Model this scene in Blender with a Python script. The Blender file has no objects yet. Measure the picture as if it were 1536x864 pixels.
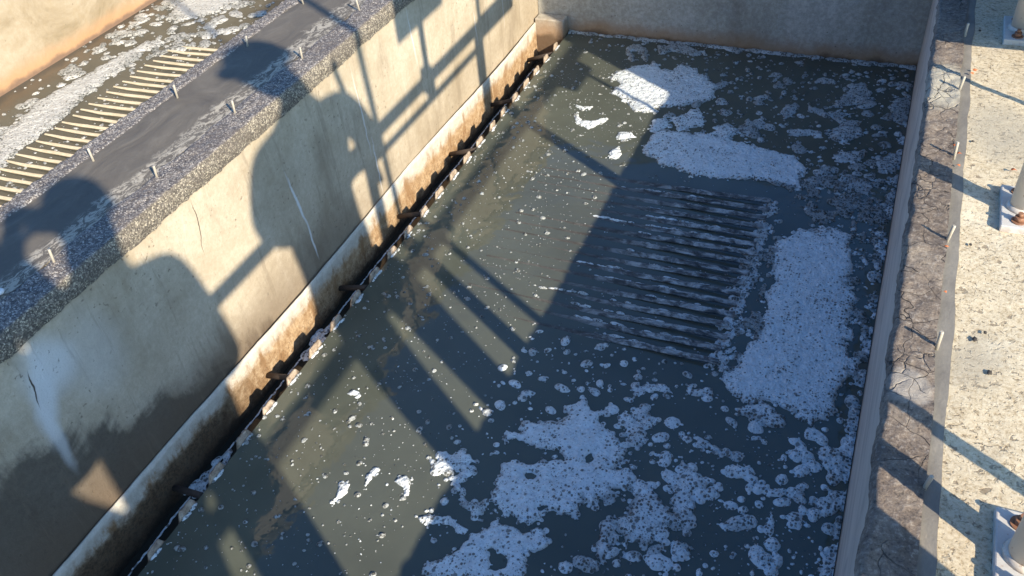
import bpy, bmesh, math, random
import numpy as np
from mathutils import Vector, Matrix
random.seed(7)
rng = np.random.default_rng(11)
H = 1.45                       # camera height above the walkway; every length below is a multiple of it
SC = bpy.context.scene
COL = SC.collection
AZ, EL = math.radians(32.5), math.radians(29.0)
WATER = -0.5                   # water level of the near tank (walkway = 0)
FARW = -0.43                   # water level of the far tank
XR = 0.285                     # plane of the railing
XWL, XWR, YB = -1.28, 0.095, 3.04
XWEIR = -1.155
R = math.radians

def tag(o, label=None, cat=None, group=None, kind=None):
    if label: o['label'] = label
    if cat: o['category'] = cat
    if group: o['group'] = group
    if kind: o['kind'] = kind
    return o
def empty(name, loc):
    o = bpy.data.objects.new(name, None); COL.objects.link(o)
    o.location = [c * H for c in loc]; o.empty_display_size = .1
    return o
def link(name, me, mats, parent=None):
    o = bpy.data.objects.new(name, me); COL.objects.link(o)
    for m in (mats if isinstance(mats, (list, tuple)) else [mats]): me.materials.append(m)
    if parent is not None:
        o.parent = parent
        p = parent; t = Vector((0, 0, 0))
        while p is not None: t += p.location; p = p.parent
        me.transform(Matrix.Translation(-t))
    return o

# ---------------------------------------------------------------- mesh collection (units of H)
class MB:
    def __init__(s): s.bm = bmesh.new()
    def box(s, x0, x1, y0, y1, z0, z1, bevel=0, M=None):
        g = bmesh.ops.create_cube(s.bm, size=1)
        vs = g['verts']
        for v in vs: v.co = Vector((x0 + (v.co.x + .5) * (x1 - x0), y0 + (v.co.y + .5) * (y1 - y0), z0 + (v.co.z + .5) * (z1 - z0)))
        if bevel:
            es = list({e for v in vs for e in v.link_edges})
            r = bmesh.ops.bevel(s.bm, geom=es, offset=bevel, segments=2, affect='EDGES', profile=.5)
            vs = list({v for f in r['faces'] for v in f.verts} | {v for v in vs if v.is_valid})
        if M is not None:
            for v in vs: v.co = M @ v.co
        return s
    def tube(s, pts, r, n=14, cap=True):
        pts = [Vector(p) for p in pts]; rings = []
        rr = r if isinstance(r, (list, tuple)) else [r] * len(pts)
        for i, p in enumerate(pts):
            d = (pts[min(i + 1, len(pts) - 1)] - pts[max(i - 1, 0)]).normalized()
            a = Vector((0, 0, 1)) if abs(d.z) < .9 else Vector((1, 0, 0))
            u = d.cross(a).normalized(); w = d.cross(u)
            rings.append([s.bm.verts.new(p + rr[i] * (math.cos(t) * u + math.sin(t) * w)) for t in [2 * math.pi * k / n for k in range(n)]])
        for a, b in zip(rings, rings[1:]):
            for k in range(n):
                f = s.bm.faces.new((a[k], a[(k + 1) % n], b[(k + 1) % n], b[k])); f.smooth = True
        if cap:
            s.bm.faces.new(rings[0]); s.bm.faces.new(rings[-1][::-1])
        return s
    def ball(s, c, r, seg=16, sc=(1, 1, 1)):
        g = bmesh.ops.create_uvsphere(s.bm, u_segments=seg, v_segments=seg // 2 + 2, radius=1)
        for v in g['verts']:
            v.co = Vector((c[0] + v.co.x * r * sc[0], c[1] + v.co.y * r * sc[1], c[2] + v.co.z * r * sc[2]))
            for f in v.link_faces: f.smooth = True
        return s
    def build(s, name, mats, parent=None):
        bmesh.ops.recalc_face_normals(s.bm, faces=s.bm.faces)
        bmesh.ops.scale(s.bm, vec=(H, H, H), verts=s.bm.verts)
        me = bpy.data.meshes.new(name); s.bm.to_mesh(me); s.bm.free()
        return link(name, me, mats, parent)

def mesh_np(name, V, F, mats, parent=None, smooth=True, attrs=None):
    """V in H units"""
    me = bpy.data.meshes.new(name)
    me.from_pydata((np.asarray(V, float) * H).tolist(), [], F if isinstance(F, list) else F.tolist())
    if smooth: me.polygons.foreach_set('use_smooth', [True] * len(me.polygons))
    for k, a in (attrs or {}).items():
        at = me.attributes.new(k, 'FLOAT', 'POINT'); at.data.foreach_set('value', np.asarray(a, np.float32))
    me.update()
    return link(name, me, mats, parent)

# ---------------------------------------------------------------- numpy noise
def _hash(ix, iy, seed):
    h = (ix.astype(np.int64) * 374761393 + iy.astype(np.int64) * 668265263 + seed * 1442695041) & 0xffffffff
    h = ((h ^ (h >> 13)) * 1274126177) & 0xffffffff
    return ((h ^ (h >> 16)) & 0xffff) / 65535.0
def vnoise(x, y, seed=0):
    ix, iy = np.floor(x), np.floor(y); fx, fy = x - ix, y - iy
    fx = fx * fx * (3 - 2 * fx); fy = fy * fy * (3 - 2 * fy)
    a, b = _hash(ix, iy, seed), _hash(ix + 1, iy, seed); c, d = _hash(ix, iy + 1, seed), _hash(ix + 1, iy + 1, seed)
    return (a + (b - a) * fx) * (1 - fy) + (c + (d - c) * fx) * fy
def fbm(x, y, seed=0, oct=4):
    t = np.zeros_like(x, float); a = .5
    for i in range(oct):
        t += a * (vnoise(x, y, seed + i * 17) - .5) * 2; x = x * 2.03; y = y * 2.03; a *= .5
    return t
def grid_faces(nx, ny):
    i = np.arange(nx * ny).reshape(ny, nx)
    return np.stack([i[:-1, :-1], i[:-1, 1:], i[1:, 1:], i[1:, :-1]], -1).reshape(-1, 4)

# ---------------------------------------------------------------- material graph helper
class MG:
    def __init__(s, name):
        s.m = bpy.data.materials.new(name); s.m.use_nodes = True
        s.nt = s.m.node_tree; s.b = s.nt.nodes['Principled BSDF']; s.out = s.nt.nodes['Material Output']
        s.pos = s.nt.nodes.new('ShaderNodeNewGeometry').outputs['Position']
    def put(s, sock, v):
        if isinstance(v, bpy.types.NodeSocket): s.nt.links.new(v, sock)
        elif v is not None:
            if sock.type == 'RGBA' and len(v) == 3: v = (*v, 1)
            sock.default_value = v
    def node(s, t, ins=None, **props):
        n = s.nt.nodes.new(t)
        for k, v in props.items(): setattr(n, k, v)
        for k, v in (ins or {}).items(): s.put(n.inputs[k], v)
        return n
    def noise(s, scale, detail=5, rough=.6, vec=None, dist=0.):
        return s.node('ShaderNodeTexNoise', {'Vector': vec or s.pos, 'Scale': scale, 'Detail': detail, 'Roughness': rough, 'Distortion': dist}).outputs['Fac']
    def noisec(s, scale, detail=3, vec=None):
        return s.node('ShaderNodeTexNoise', {'Vector': vec or s.pos, 'Scale': scale, 'Detail': detail}).outputs['Color']
    def vor(s, scale, feature='F1', out='Distance', vec=None, rnd=1.):
        n = s.node('ShaderNodeTexVoronoi', {'Vector': vec or s.pos, 'Scale': scale, 'Randomness': rnd}, feature=feature)
        return n.outputs[out]
    def math(s, op, a, b=None, clamp=False):
        n = s.node('ShaderNodeMath', operation=op, use_clamp=clamp); s.put(n.inputs[0], a)
        if b is not None: s.put(n.inputs[1], b)
        return n.outputs[0]
    def add(s, a, b): return s.math('ADD', a, b)
    def mul(s, a, b): return s.math('MULTIPLY', a, b)
    def sub(s, a, b): return s.math('SUBTRACT', a, b)
    def rng(s, v, a, b, c=0., d=1., smooth=True):
        return s.node('ShaderNodeMapRange', {'Value': v, 'From Min': a, 'From Max': b, 'To Min': c, 'To Max': d}, interpolation_type='SMOOTHSTEP' if smooth else 'LINEAR', clamp=True).outputs['Result']
    def mix(s, f, a, b, mode='MIX'):
        n = s.node('ShaderNodeMix', data_type='RGBA', blend_type=mode); n.clamp_factor = True
        s.put(n.inputs[0], f); s.put(n.inputs[6], a); s.put(n.inputs[7], b)
        return n.outputs[2]
    def ramp(s, f, stops):
        n = s.node('ShaderNodeValToRGB', {'Fac': f}); el = n.color_ramp.elements
        while len(el) < len(stops): el.new(.5)
        for e, (p, c) in zip(el, stops): e.position = p; e.color = (*c, 1) if len(c) == 3 else c
        return n.outputs['Color']
    def sep(s, v=None):
        n = s.node('ShaderNodeSeparateXYZ', {'Vector': v or s.pos}); return n.outputs
    def vadd(s, a, b): 
        n = s.node('ShaderNodeVectorMath', operation='ADD'); s.put(n.inputs[0], a); s.put(n.inputs[1], b); return n.outputs[0]
    def vscale(s, a, k):
        n = s.node('ShaderNodeVectorMath', operation='SCALE'); s.put(n.inputs[0], a); n.inputs['Scale'].default_value = k; return n.outputs[0]
    def vmul(s, a, b):
        n = s.node('ShaderNodeVectorMath', operation='MULTIPLY'); s.put(n.inputs[0], a); s.put(n.inputs[1], b); return n.outputs[0]
    def warp(s, scale, amt, vec=None):
        c = s.noisec(scale, 3, vec); n = s.node('ShaderNodeVectorMath', operation='SUBTRACT'); s.put(n.inputs[0], c); n.inputs[1].default_value = (.5, .5, .5)
        return s.vadd(vec or s.pos, s.vscale(n.outputs[0], amt))
    def ell(s, vec, ax, c, ang, ru, rv, soft=.35):
        """soft elliptical mask in the plane of axes ax=(i,j) (metres)"""
        o = s.sep(vec); a = s.sub(o[ax[0]], c[0]); b = s.sub(o[ax[1]], c[1]); ca, sa = math.cos(ang), math.sin(ang)
        u = s.mul(s.add(s.mul(a, ca), s.mul(b, sa)), 1 / ru); v = s.mul(s.sub(s.mul(b, ca), s.mul(a, sa)), 1 / rv)
        d = s.math('SQRT', s.add(s.mul(u, u), s.mul(v, v)))
        return s.rng(d, 1 - soft, 1 + soft, 1, 0)
    def seg(s, vec, ax, p, q, w, soft=.5):
        c = ((p[0] + q[0]) / 2, (p[1] + q[1]) / 2); d = (q[0] - p[0], q[1] - p[1]); l = math.hypot(*d)
        return s.ell(vec, ax, c, math.atan2(d[1], d[0]), l / 2, w, soft)
    def bump(s, h, strength=.5, dist=.01, nrm=None):
        n = s.node('ShaderNodeBump', {'Height': h, 'Strength': strength, 'Distance': dist})
        if nrm is not None: s.put(n.inputs['Normal'], nrm)
        return n.outputs[0]
    def fin(s, color=None, rough=.8, normal=None, metal=0., spec=None, **k):
        if color is not None: s.put(s.b.inputs['Base Color'], color)
        s.put(s.b.inputs['Roughness'], rough); s.put(s.b.inputs['Metallic'], metal)
        if normal is not None: s.put(s.b.inputs['Normal'], normal)
        if spec is not None: s.put(s.b.inputs['Specular IOR Level'], spec)
        for kk, v in k.items(): s.put(s.b.inputs[kk.replace('_', ' ')], v)
        return s.m

def wy(p): return (p[0] * H, p[1] * H)

# ================================================================ MATERIALS
def m_left_wall():
    g = MG('stained_concrete'); x, y, z = g.sep()[:3]
    wp = g.warp(3.0, .12); wf = g.warp(14, .02)
    st = g.vmul(g.pos, (1, 1, .25))
    big = g.noise(2.2, 6, .65, dist=.6); fine = g.noise(60, 6, .7); streak = g.noise(9, 5, .6, st)
    c = g.ramp(big, [(.30, (.42, .345, .24)), (.5, (.545, .465, .345)), (.7, (.65, .57, .44))])
    c = g.mix(g.rng(streak, .5, .75, 0, .55), c, (.66, .585, .46))
    c = g.mix(g.rng(streak, .46, .28, 0, .5), c, (.25, .2, .14))
    c = g.mix(g.rng(fine, .3, .75, .35, 0), c, (.3, .24, .16))
    # tide-mark of damp along the foot of the wall
    edge = g.add(g.mul(g.sub(y, 1.0), -.40), g.add(g.mul(g.sub(g.noise(3.2, 5, .6, dist=.8), .5), .5), g.mul(g.sub(g.noise(18, 5, .7, st), .5), .16)))
    damp = g.rng(g.sub(z, g.add(edge, DAMP)), -.05, .045, 1, 0)
    c = g.mix(g.mul(damp, .84), c, g.mix(fine, (.042, .037, .032), (.112, .093, .073)))
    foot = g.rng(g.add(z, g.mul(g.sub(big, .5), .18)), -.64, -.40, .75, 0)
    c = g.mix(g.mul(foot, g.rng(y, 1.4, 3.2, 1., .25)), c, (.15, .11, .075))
    # lime deposits
    for (p, q, w, a) in LIME:
        mk = g.seg(wp if w > .02 else wf, (1, 2), p, q, w, .6)
        c = g.mix(g.mul(mk, a), c, (.72, .72, .70))
    for (p, q, w) in CRACK:
        c = g.mix(g.seg(g.warp(10, .035), (1, 2), p, q, w, .4), c, (.10, .08, .06))
    drip = g.noise(60, 6, .85, g.vmul(g.pos, (0, 1, .3)))
    c = g.mix(g.rng(g.add(z, g.mul(g.rng(drip, .5, .8), .030)), -.012, .004, 0, .75), c, (.09, .075, .06))
    spots = g.rng(g.vor(38, vec=g.warp(20, .03)), .05, .13, 1, 0)
    c = g.mix(g.mul(spots, g.rng(g.noise(3), .5, .7, 0, .55)), c, (.12, .09, .06))
    h = g.add(g.mul(fine, .5), g.add(g.mul(g.noise(180, 3), .35), g.mul(big, .6)))
    pits = g.mul(g.rng(g.noise(75, 3, .55, g.warp(30, .02)), .36, .30, 0, 1), g.rng(g.noise(4.5, 4), .42, .6))
    c = g.mix(g.mul(pits, .6), c, (.16, .125, .09))
    runs = g.noise(30, 4, .65, g.vmul(g.warp(6, .03), (1, 1, .06)))
    c = g.mix(g.mul(g.rng(runs, .56, .70), .35), c, (.23, .18, .125))
    h = g.sub(h, g.mul(pits, .8))
    return g.fin(c, .9, g.bump(h, .6, .006), spec=.25)

def m_back_wall():
    g = MG('damp_concrete'); x, y, z = g.sep()[:3]
    st = g.vmul(g.pos, (1, 1, .3))
    big = g.noise(3.0, 6, .65, st, .5); fine = g.noise(55, 6, .7)
    c = g.ramp(big, [(.3, (.33, .305, .25)), (.5, (.48, .46, .385)), (.72, (.62, .60, .53))])
    c = g.mix(g.rng(g.noise(5, 6, .7), .45, .75, 0, .5), c, (.5, .51, .48))
    c = g.mix(g.rng(fine, .35, .7, .4, 0), c, (.13, .11, .085))
    zz = g.add(z, g.mul(g.sub(g.noise(8, 4), .5), .1))
    c = g.mix(g.rng(zz, -.72, -.60, .8, 0), c, (.34, .20, .10))
    c = g.mix(g.rng(zz, -.735, -.70, .8, 0), c, (.10, .065, .04))
    band = g.rng(g.math('ABSOLUTE', g.sub(zz, -.36)), .0, .03, .5, 0)
    c = g.mix(band, c, (.10, .085, .07))
    sp = g.rng(g.vor(22, vec=g.warp(15, .04)), .04, .1, 1, 0)
    c = g.mix(g.mul(sp, .6), c, (.07, .06, .05))
    return g.fin(c, .9, g.bump(g.add(fine, g.mul(big, .5)), .5, .006), spec=.25)

def m_right_face():
    g = MG('grey_render'); st = g.vmul(g.pos, (1, .12, 1)); x, y, z = g.sep()[:3]
    n = g.noise(22, 5, .6, st); b = g.noise(5, 4)
    c = g.ramp(n, [(.3, (.46, .41, .34)), (.7, (.66, .60, .51))])
    c = g.mix(g.rng(g.add(z, g.mul(b, .1)), -.68, -.60, .8, 0), c, (.16, .115, .085))
    c = g.mix(g.rng(b, .55, .7, 0, .4), c, (.18, .16, .14))
    return g.fin(c, .75, g.bump(n, .4, .004))

def m_far_wall():
    g = MG('cream_concrete'); x, y, z = g.sep()[:3]
    big = g.noise(2.6, 7, .68, dist=.8); fine = g.noise(45, 5)
    c = g.ramp(big, [(.32, (.24, .185, .105)), (.5, (.40, .325, .22)), (.68, (.50, .43, .315))])
    c = g.mix(g.rng(g.noise(6, 6, .7), .52, .72, 0, .5), c, (.40, .30, .17))
    c = g.mix(g.rng(fine, .3, .65, .3, 0), c, (.36, .27, .15))
    zz = g.add(z, g.mul(g.sub(g.noise(9, 4), .5), .07))
    c = g.mix(g.rng(zz, -.60, -.50, .8, 0), c, (.52, .29, .14))
    c = g.mix(g.rng(zz, -.615, -.585, .9, 0), c, (.2, .13, .09))
    sp = g.rng(g.vor(16, vec=g.warp(12, .05)), .04, .09, 1, 0)
    c = g.mix(g.mul(sp, .45), c, (.16, .13, .08))
    return g.fin(c, .9, g.bump(fine, .4, .005))

def m_membrane():
    g = MG('slate_membrane')
    n = g.noise(7, 7, .7, g.vmul(g.pos, (1, .5, 1)), 1.5); f = g.noise(120, 4)
    c = g.ramp(n, [(.3, (.112, .098, .082)), (.55, (.152, .136, .114)), (.75, (.205, .184, .155))])
    scr = g.rng(g.noise(20, 8, .85, g.vmul(g.warp(4, .3), (1.6, .5, 1)), 1.2), .66, .74, 0, .55)
    c = g.mix(scr, c, (.42, .40, .36))
    x, y, z = g.sep()[:3]
    nearedge = g.rng(g.add(x, g.mul(g.noise(5, 6, .7), .20)), -1.985 + .045, -1.945 + .04, 0, 1)
    c = g.mix(g.mul(nearedge, g.rng(g.noise(30, 7, .8, g.vmul(g.pos, (1.4, .7, 1)), 1.0), .47, .54, 0, .8)), c, (.50, .45, .36))
    return g.fin(c, g.rng(n, .3, .7, .55, .75), g.bump(g.add(g.mul(n, 1.2), g.mul(f, .15)), .35, .012), spec=.08)

def m_mortar(name='pebbled_mortar', tint=(1, 1, 1), light=1.):
    g = MG(name)
    v = g.node('ShaderNodeTexVoronoi', {'Vector': g.warp(60, .010), 'Scale': 230.}, feature='F1')
    rnd = g.sep(v.outputs['Color'])[0]
    n = g.noise(210, 3, .7); big = g.noise(9, 5)
    t = lambda c: tuple(a * b * light for a, b in zip(c, tint))
    c = g.ramp(g.add(g.mul(rnd, .55), g.mul(n, .45)), [(.28, t((.10, .088, .082))), (.48, t((.21, .185, .165))), (.62, t((.36, .32, .28))), (.78, t((.66, .60, .52)))])
    c = g.mix(g.rng(v.outputs['Distance'], .35, .65, 0, .5), c, t((.10, .088, .082)))
    c = g.mix(g.rng(big, .48, .7, 0, .5), c, t((.13, .112, .105)))
    return g.fin(c, .8, g.bump(g.sub(n, g.mul(v.outputs['Distance'], .8)), .8, .005))

def m_tar():
    g = MG('cracked_bitumen'); y = g.sep()[1]
    w = g.warp(9, .10)
    e = g.vor(9.5, 'DISTANCE_TO_EDGE', vec=w); e2 = g.vor(17, 'DISTANCE_TO_EDGE', vec=g.warp(18, .05))
    big = g.noise(6, 6, .65, dist=.5); f = g.noise(90, 6, .75)
    gate = g.rng(g.noise(3.4, 3), .42, .56)
    ck = g.mul(g.rng(e, .003, .013, .8, 0), gate); ck2 = g.mul(g.rng(e2, .0, .05, 1, 0), g.rng(g.noise(4.5, 3, .5, g.vadd(g.pos, (3.1, 7, 2))), .5, .62))
    crack = g.math('MAXIMUM', ck, g.mul(ck2, .4))
    c = g.ramp(big, [(.3, (.11, .085, .066)), (.5, (.205, .16, .122)), (.72, (.31, .255, .19))])
    c = g.mix(g.rng(f, .5, .66, 0, .6), c, (.45, .39, .32))
    c = g.mix(g.rng(f, .47, .36, 0, .7), c, (.04, .034, .032))
    pale = g.ell(g.warp(12, .1), (0, 1), (.125 * H, 1.955 * H), 0, .05 * H, .10 * H, .35)
    c = g.mix(g.mul(pale, .8), c, (.50, .46, .36))
    pale2 = g.ell(g.warp(20, .05), (0, 1), (.122 * H, 1.015 * H), 0, .032 * H, .035 * H, .3)
    c = g.mix(g.mul(pale2, .6), c, (.45, .41, .35))
    c = g.mix(crack, c, (.022, .018, .016))
    h = g.add(g.mul(f, .5), g.mul(crack, -1.6))
    return g.fin(c, .78, g.bump(h, .9, .008))

def m_joint():
    g = MG('grey_sealant'); n = g.noise(14, 6, .7, g.vmul(g.pos, (1, .4, 1))); f = g.noise(140, 4)
    c = g.ramp(n, [(.3, (.16, .145, .125)), (.55, (.24, .22, .185)), (.75, (.36, .32, .26))])
    return g.fin(c, .8, g.bump(g.add(n, g.mul(f, .3)), .4, .006))

def m_walk():
    g = MG('exposed_aggregate')
    n = g.noise(95, 7, .8); big = g.noise(2.6, 5, .6); mid = g.noise(13, 5, .65); w = g.warp(70, .014)
    v = g.vor(85, vec=w)
    c = g.ramp(n, [(.36, (.36, .275, .165)), (.48, (.585, .485, .325)), (.62, (.695, .605, .435))])
    pn = g.noise(62, 3, .5, g.vmul(w, (1, 1.25, 1)), .5)
    pit = g.mul(g.rng(pn, .405, .345, 0, 1), g.rng(mid, .36, .52, .15, 1))
    pit2 = g.mul(g.rng(g.noise(130, 2, .5, w), .40, .33, 0, 1), g.rng(mid, .60, .42, .2, 1))
    c = g.mix(g.mul(pit, .72), c, (.19, .14, .09))
    c = g.mix(g.mul(pit2, .75), c, (.24, .175, .105))
    grey = g.add(g.ell(g.warp(9, .14), (0, 1), wy((.245, 1.79)), .3, .07 * H, .12 * H, .5), g.ell(g.warp(10, .12), (0, 1), wy((.215, 1.115)), -.2, .035 * H, .06 * H, .6))
    c = g.mix(g.mul(grey, .62), c, (.36, .32, .245))
    c = g.mix(g.mul(g.rng(big, .52, .66, 0, .6), g.rng(n, .3, .5)), c, (.78, .70, .53))
    h = g.sub(g.sub(g.mul(n, .7), g.mul(pit, .9)), g.mul(pit2, .5))
    return g.fin(c, .88, g.bump(h, .6, .004))

def m_water(name, base):
    g = MG(name)
    lo = g.noise(2.2, 3); 
    c = g.mix(g.rng(lo, .3, .7), tuple(k * .86 for k in base), tuple(k * 1.12 for k in base))
    r = g.add(g.mul(g.noise(4.5, 2, .5, dist=.4), 1.), g.mul(g.noise(26, 2, .5), .10))
    return g.fin(c, .02, g.bump(r, .14, .05), IOR=1.5)

def m_foam(name, tint):
    g = MG(name)
    d = g.node('ShaderNodeAttribute', attribute_name='dens').outputs['Fac']
    w = g.warp(45, .006)
    def holes(scale, r0):
        v = g.node('ShaderNodeTexVoronoi', {'Vector': w, 'Scale': scale}, feature='F1')
        rnd = g.sep(v.outputs['Color'])[0]
        lim = g.mul(g.rng(g.add(rnd, g.mul(d, -.45)), .06, .72, 0, 1), r0)
        return g.rng(g.sub(v.outputs['Distance'], lim), -.10, .03, 1, 0), v.outputs['Distance']
    h1, d1 = holes(105, .55); h2, d2 = holes(230, .5); h3, d3 = holes(48, .36)
    hole = g.math('MAXIMUM', g.math('MAXIMUM', h1, g.mul(h2, .8)), g.mul(h3, .85))
    n = g.noise(40, 5, .7)
    c = g.mix(g.rng(n, .3, .7), tuple(t * .80 for t in tint), tint)
    c = g.mix(g.rng(d, .62, .1, 0, .68), c, (.15, .155, .135))
    c = g.mix(g.mul(hole, g.rng(d, 0, 1, .95, .80)), c, (.07, .07, .055))
    h = g.sub(g.add(g.mul(d1, -.9), g.add(g.mul(d3, -.8), g.mul(n, 1.2))), g.mul(hole, 1.1))
    return g.fin(c, .5, g.bump(h, .8, .006))

def m_sheet():
    g = MG('rusty_sheet_metal'); x, y, z = g.sep()[:3]
    st = g.vmul(g.pos, (1, 1, .35))
    zz = g.add(z, g.add(g.mul(g.sub(g.noise(6, 6, .7), .5), .12), g.mul(g.sub(g.noise(34, 5, .7), .5), .05))); n = g.noise(30, 7, .78); f = g.noise(110, 5, .7)
    c = g.ramp(n, [(.3, (.50, .455, .37)), (.7, (.72, .68, .585))])
    rust = g.ramp(n, [(.32, (.24, .135, .065)), (.5, (.47, .32, .18)), (.7, (.64, .50, .335))])
    c = g.mix(g.rng(zz, -.745, -.69, 1, 0), c, rust)
    c = g.mix(g.mul(g.rng(zz, -.72, -.66, 1, 0), g.rng(g.noise(12, 6, .7, st), .5, .62)), c, (.33, .20, .10))
    c = g.mix(g.mul(g.rng(zz, -.80, -.72, 1, 0), g.rng(f, .5, .62, 0, .6)), c, (.12, .07, .04))
    c = g.mix(g.mul(g.rng(zz, -.745, -.70, .85, 0), g.rng(g.add(y, g.mul(n, .3)), 1.95, 1.45)), c, g.ramp(f, [(.4, (.025, .02, .016)), (.62, (.13, .085, .05))]))  # shade painted into the colour: lower sheet near-black towards the near end
    c = g.mix(g.rng(zz, -.865, -.815, .9, 0), c, (.03, .024, .018))
    return g.fin(c, .7, g.bump(g.add(g.mul(n, .8), g.mul(f, .6)), .8, .006), spec=.3)

def m_simple(name, col, rough=.7, metal=0., var=.25, scale=30, bump=.2):
    g = MG(name); n = g.noise(scale, 5, .65)
    c = g.mix(n, tuple(max(0, k * (1 - var)) for k in col), tuple(min(1, k * (1 + var)) for k in col))
    return g.fin(c, rough, g.bump(n, bump, .003), metal)

def m_rust_paint(name, paint, zlo, zhi):
    g = MG(name); z = g.sep()[2]; n = g.noise(30, 6, .7); b = g.noise(9, 4)
    c = g.mix(b, tuple(k * .9 for k in paint), paint)
    m = g.mul(g.rng(g.add(z, g.mul(g.sub(n, .5), .12)), zlo, zhi, 1, 0), g.rng(n, .44, .56))
    c = g.mix(g.mul(m, .9), c, (.30, .13, .05))
    c = g.mix(g.rng(g.noise(70, 3), .66, .74, 0, .6), c, (.33, .19, .10))
    return g.fin(c, .5, g.bump(n, .15, .002))

def m_bar(name, wet):
    g = MG(name); x = g.sep()[0]; n = g.noise(34, 6, .75, g.vmul(g.pos, (.5, 1, 1)), .6); f = g.noise(120, 4)
    if wet:
        c = g.ramp(n, [(.38, (.026, .024, .021)), (.47, (.12, .117, .107)), (.62, (.50, .50, .475))])
        c = g.mix(g.rng(x, -1.05, -.55, .9, 0), c, (.06, .055, .045))
        return g.fin(c, .35, g.bump(g.add(n, f), .6, .006))
    c = g.ramp(n, [(.3, (.50, .41, .26)), (.6, (.66, .56, .39))])
    return g.fin(c, .7, g.bump(f, .3, .003))

def m_weir():
    g = MG('encrusted_weir_plate'); n = g.noise(40, 6, .75); z = g.sep()[2]
    c = g.mix(g.rng(z, -.735, -.715), (.10, .075, .055), g.ramp(n, [(.32, (.12, .085, .06)), (.5, (.40, .31, .22)), (.7, (.60, .52, .42))]))
    return g.fin(c, .6, g.bump(n, .7, .006))

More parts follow.
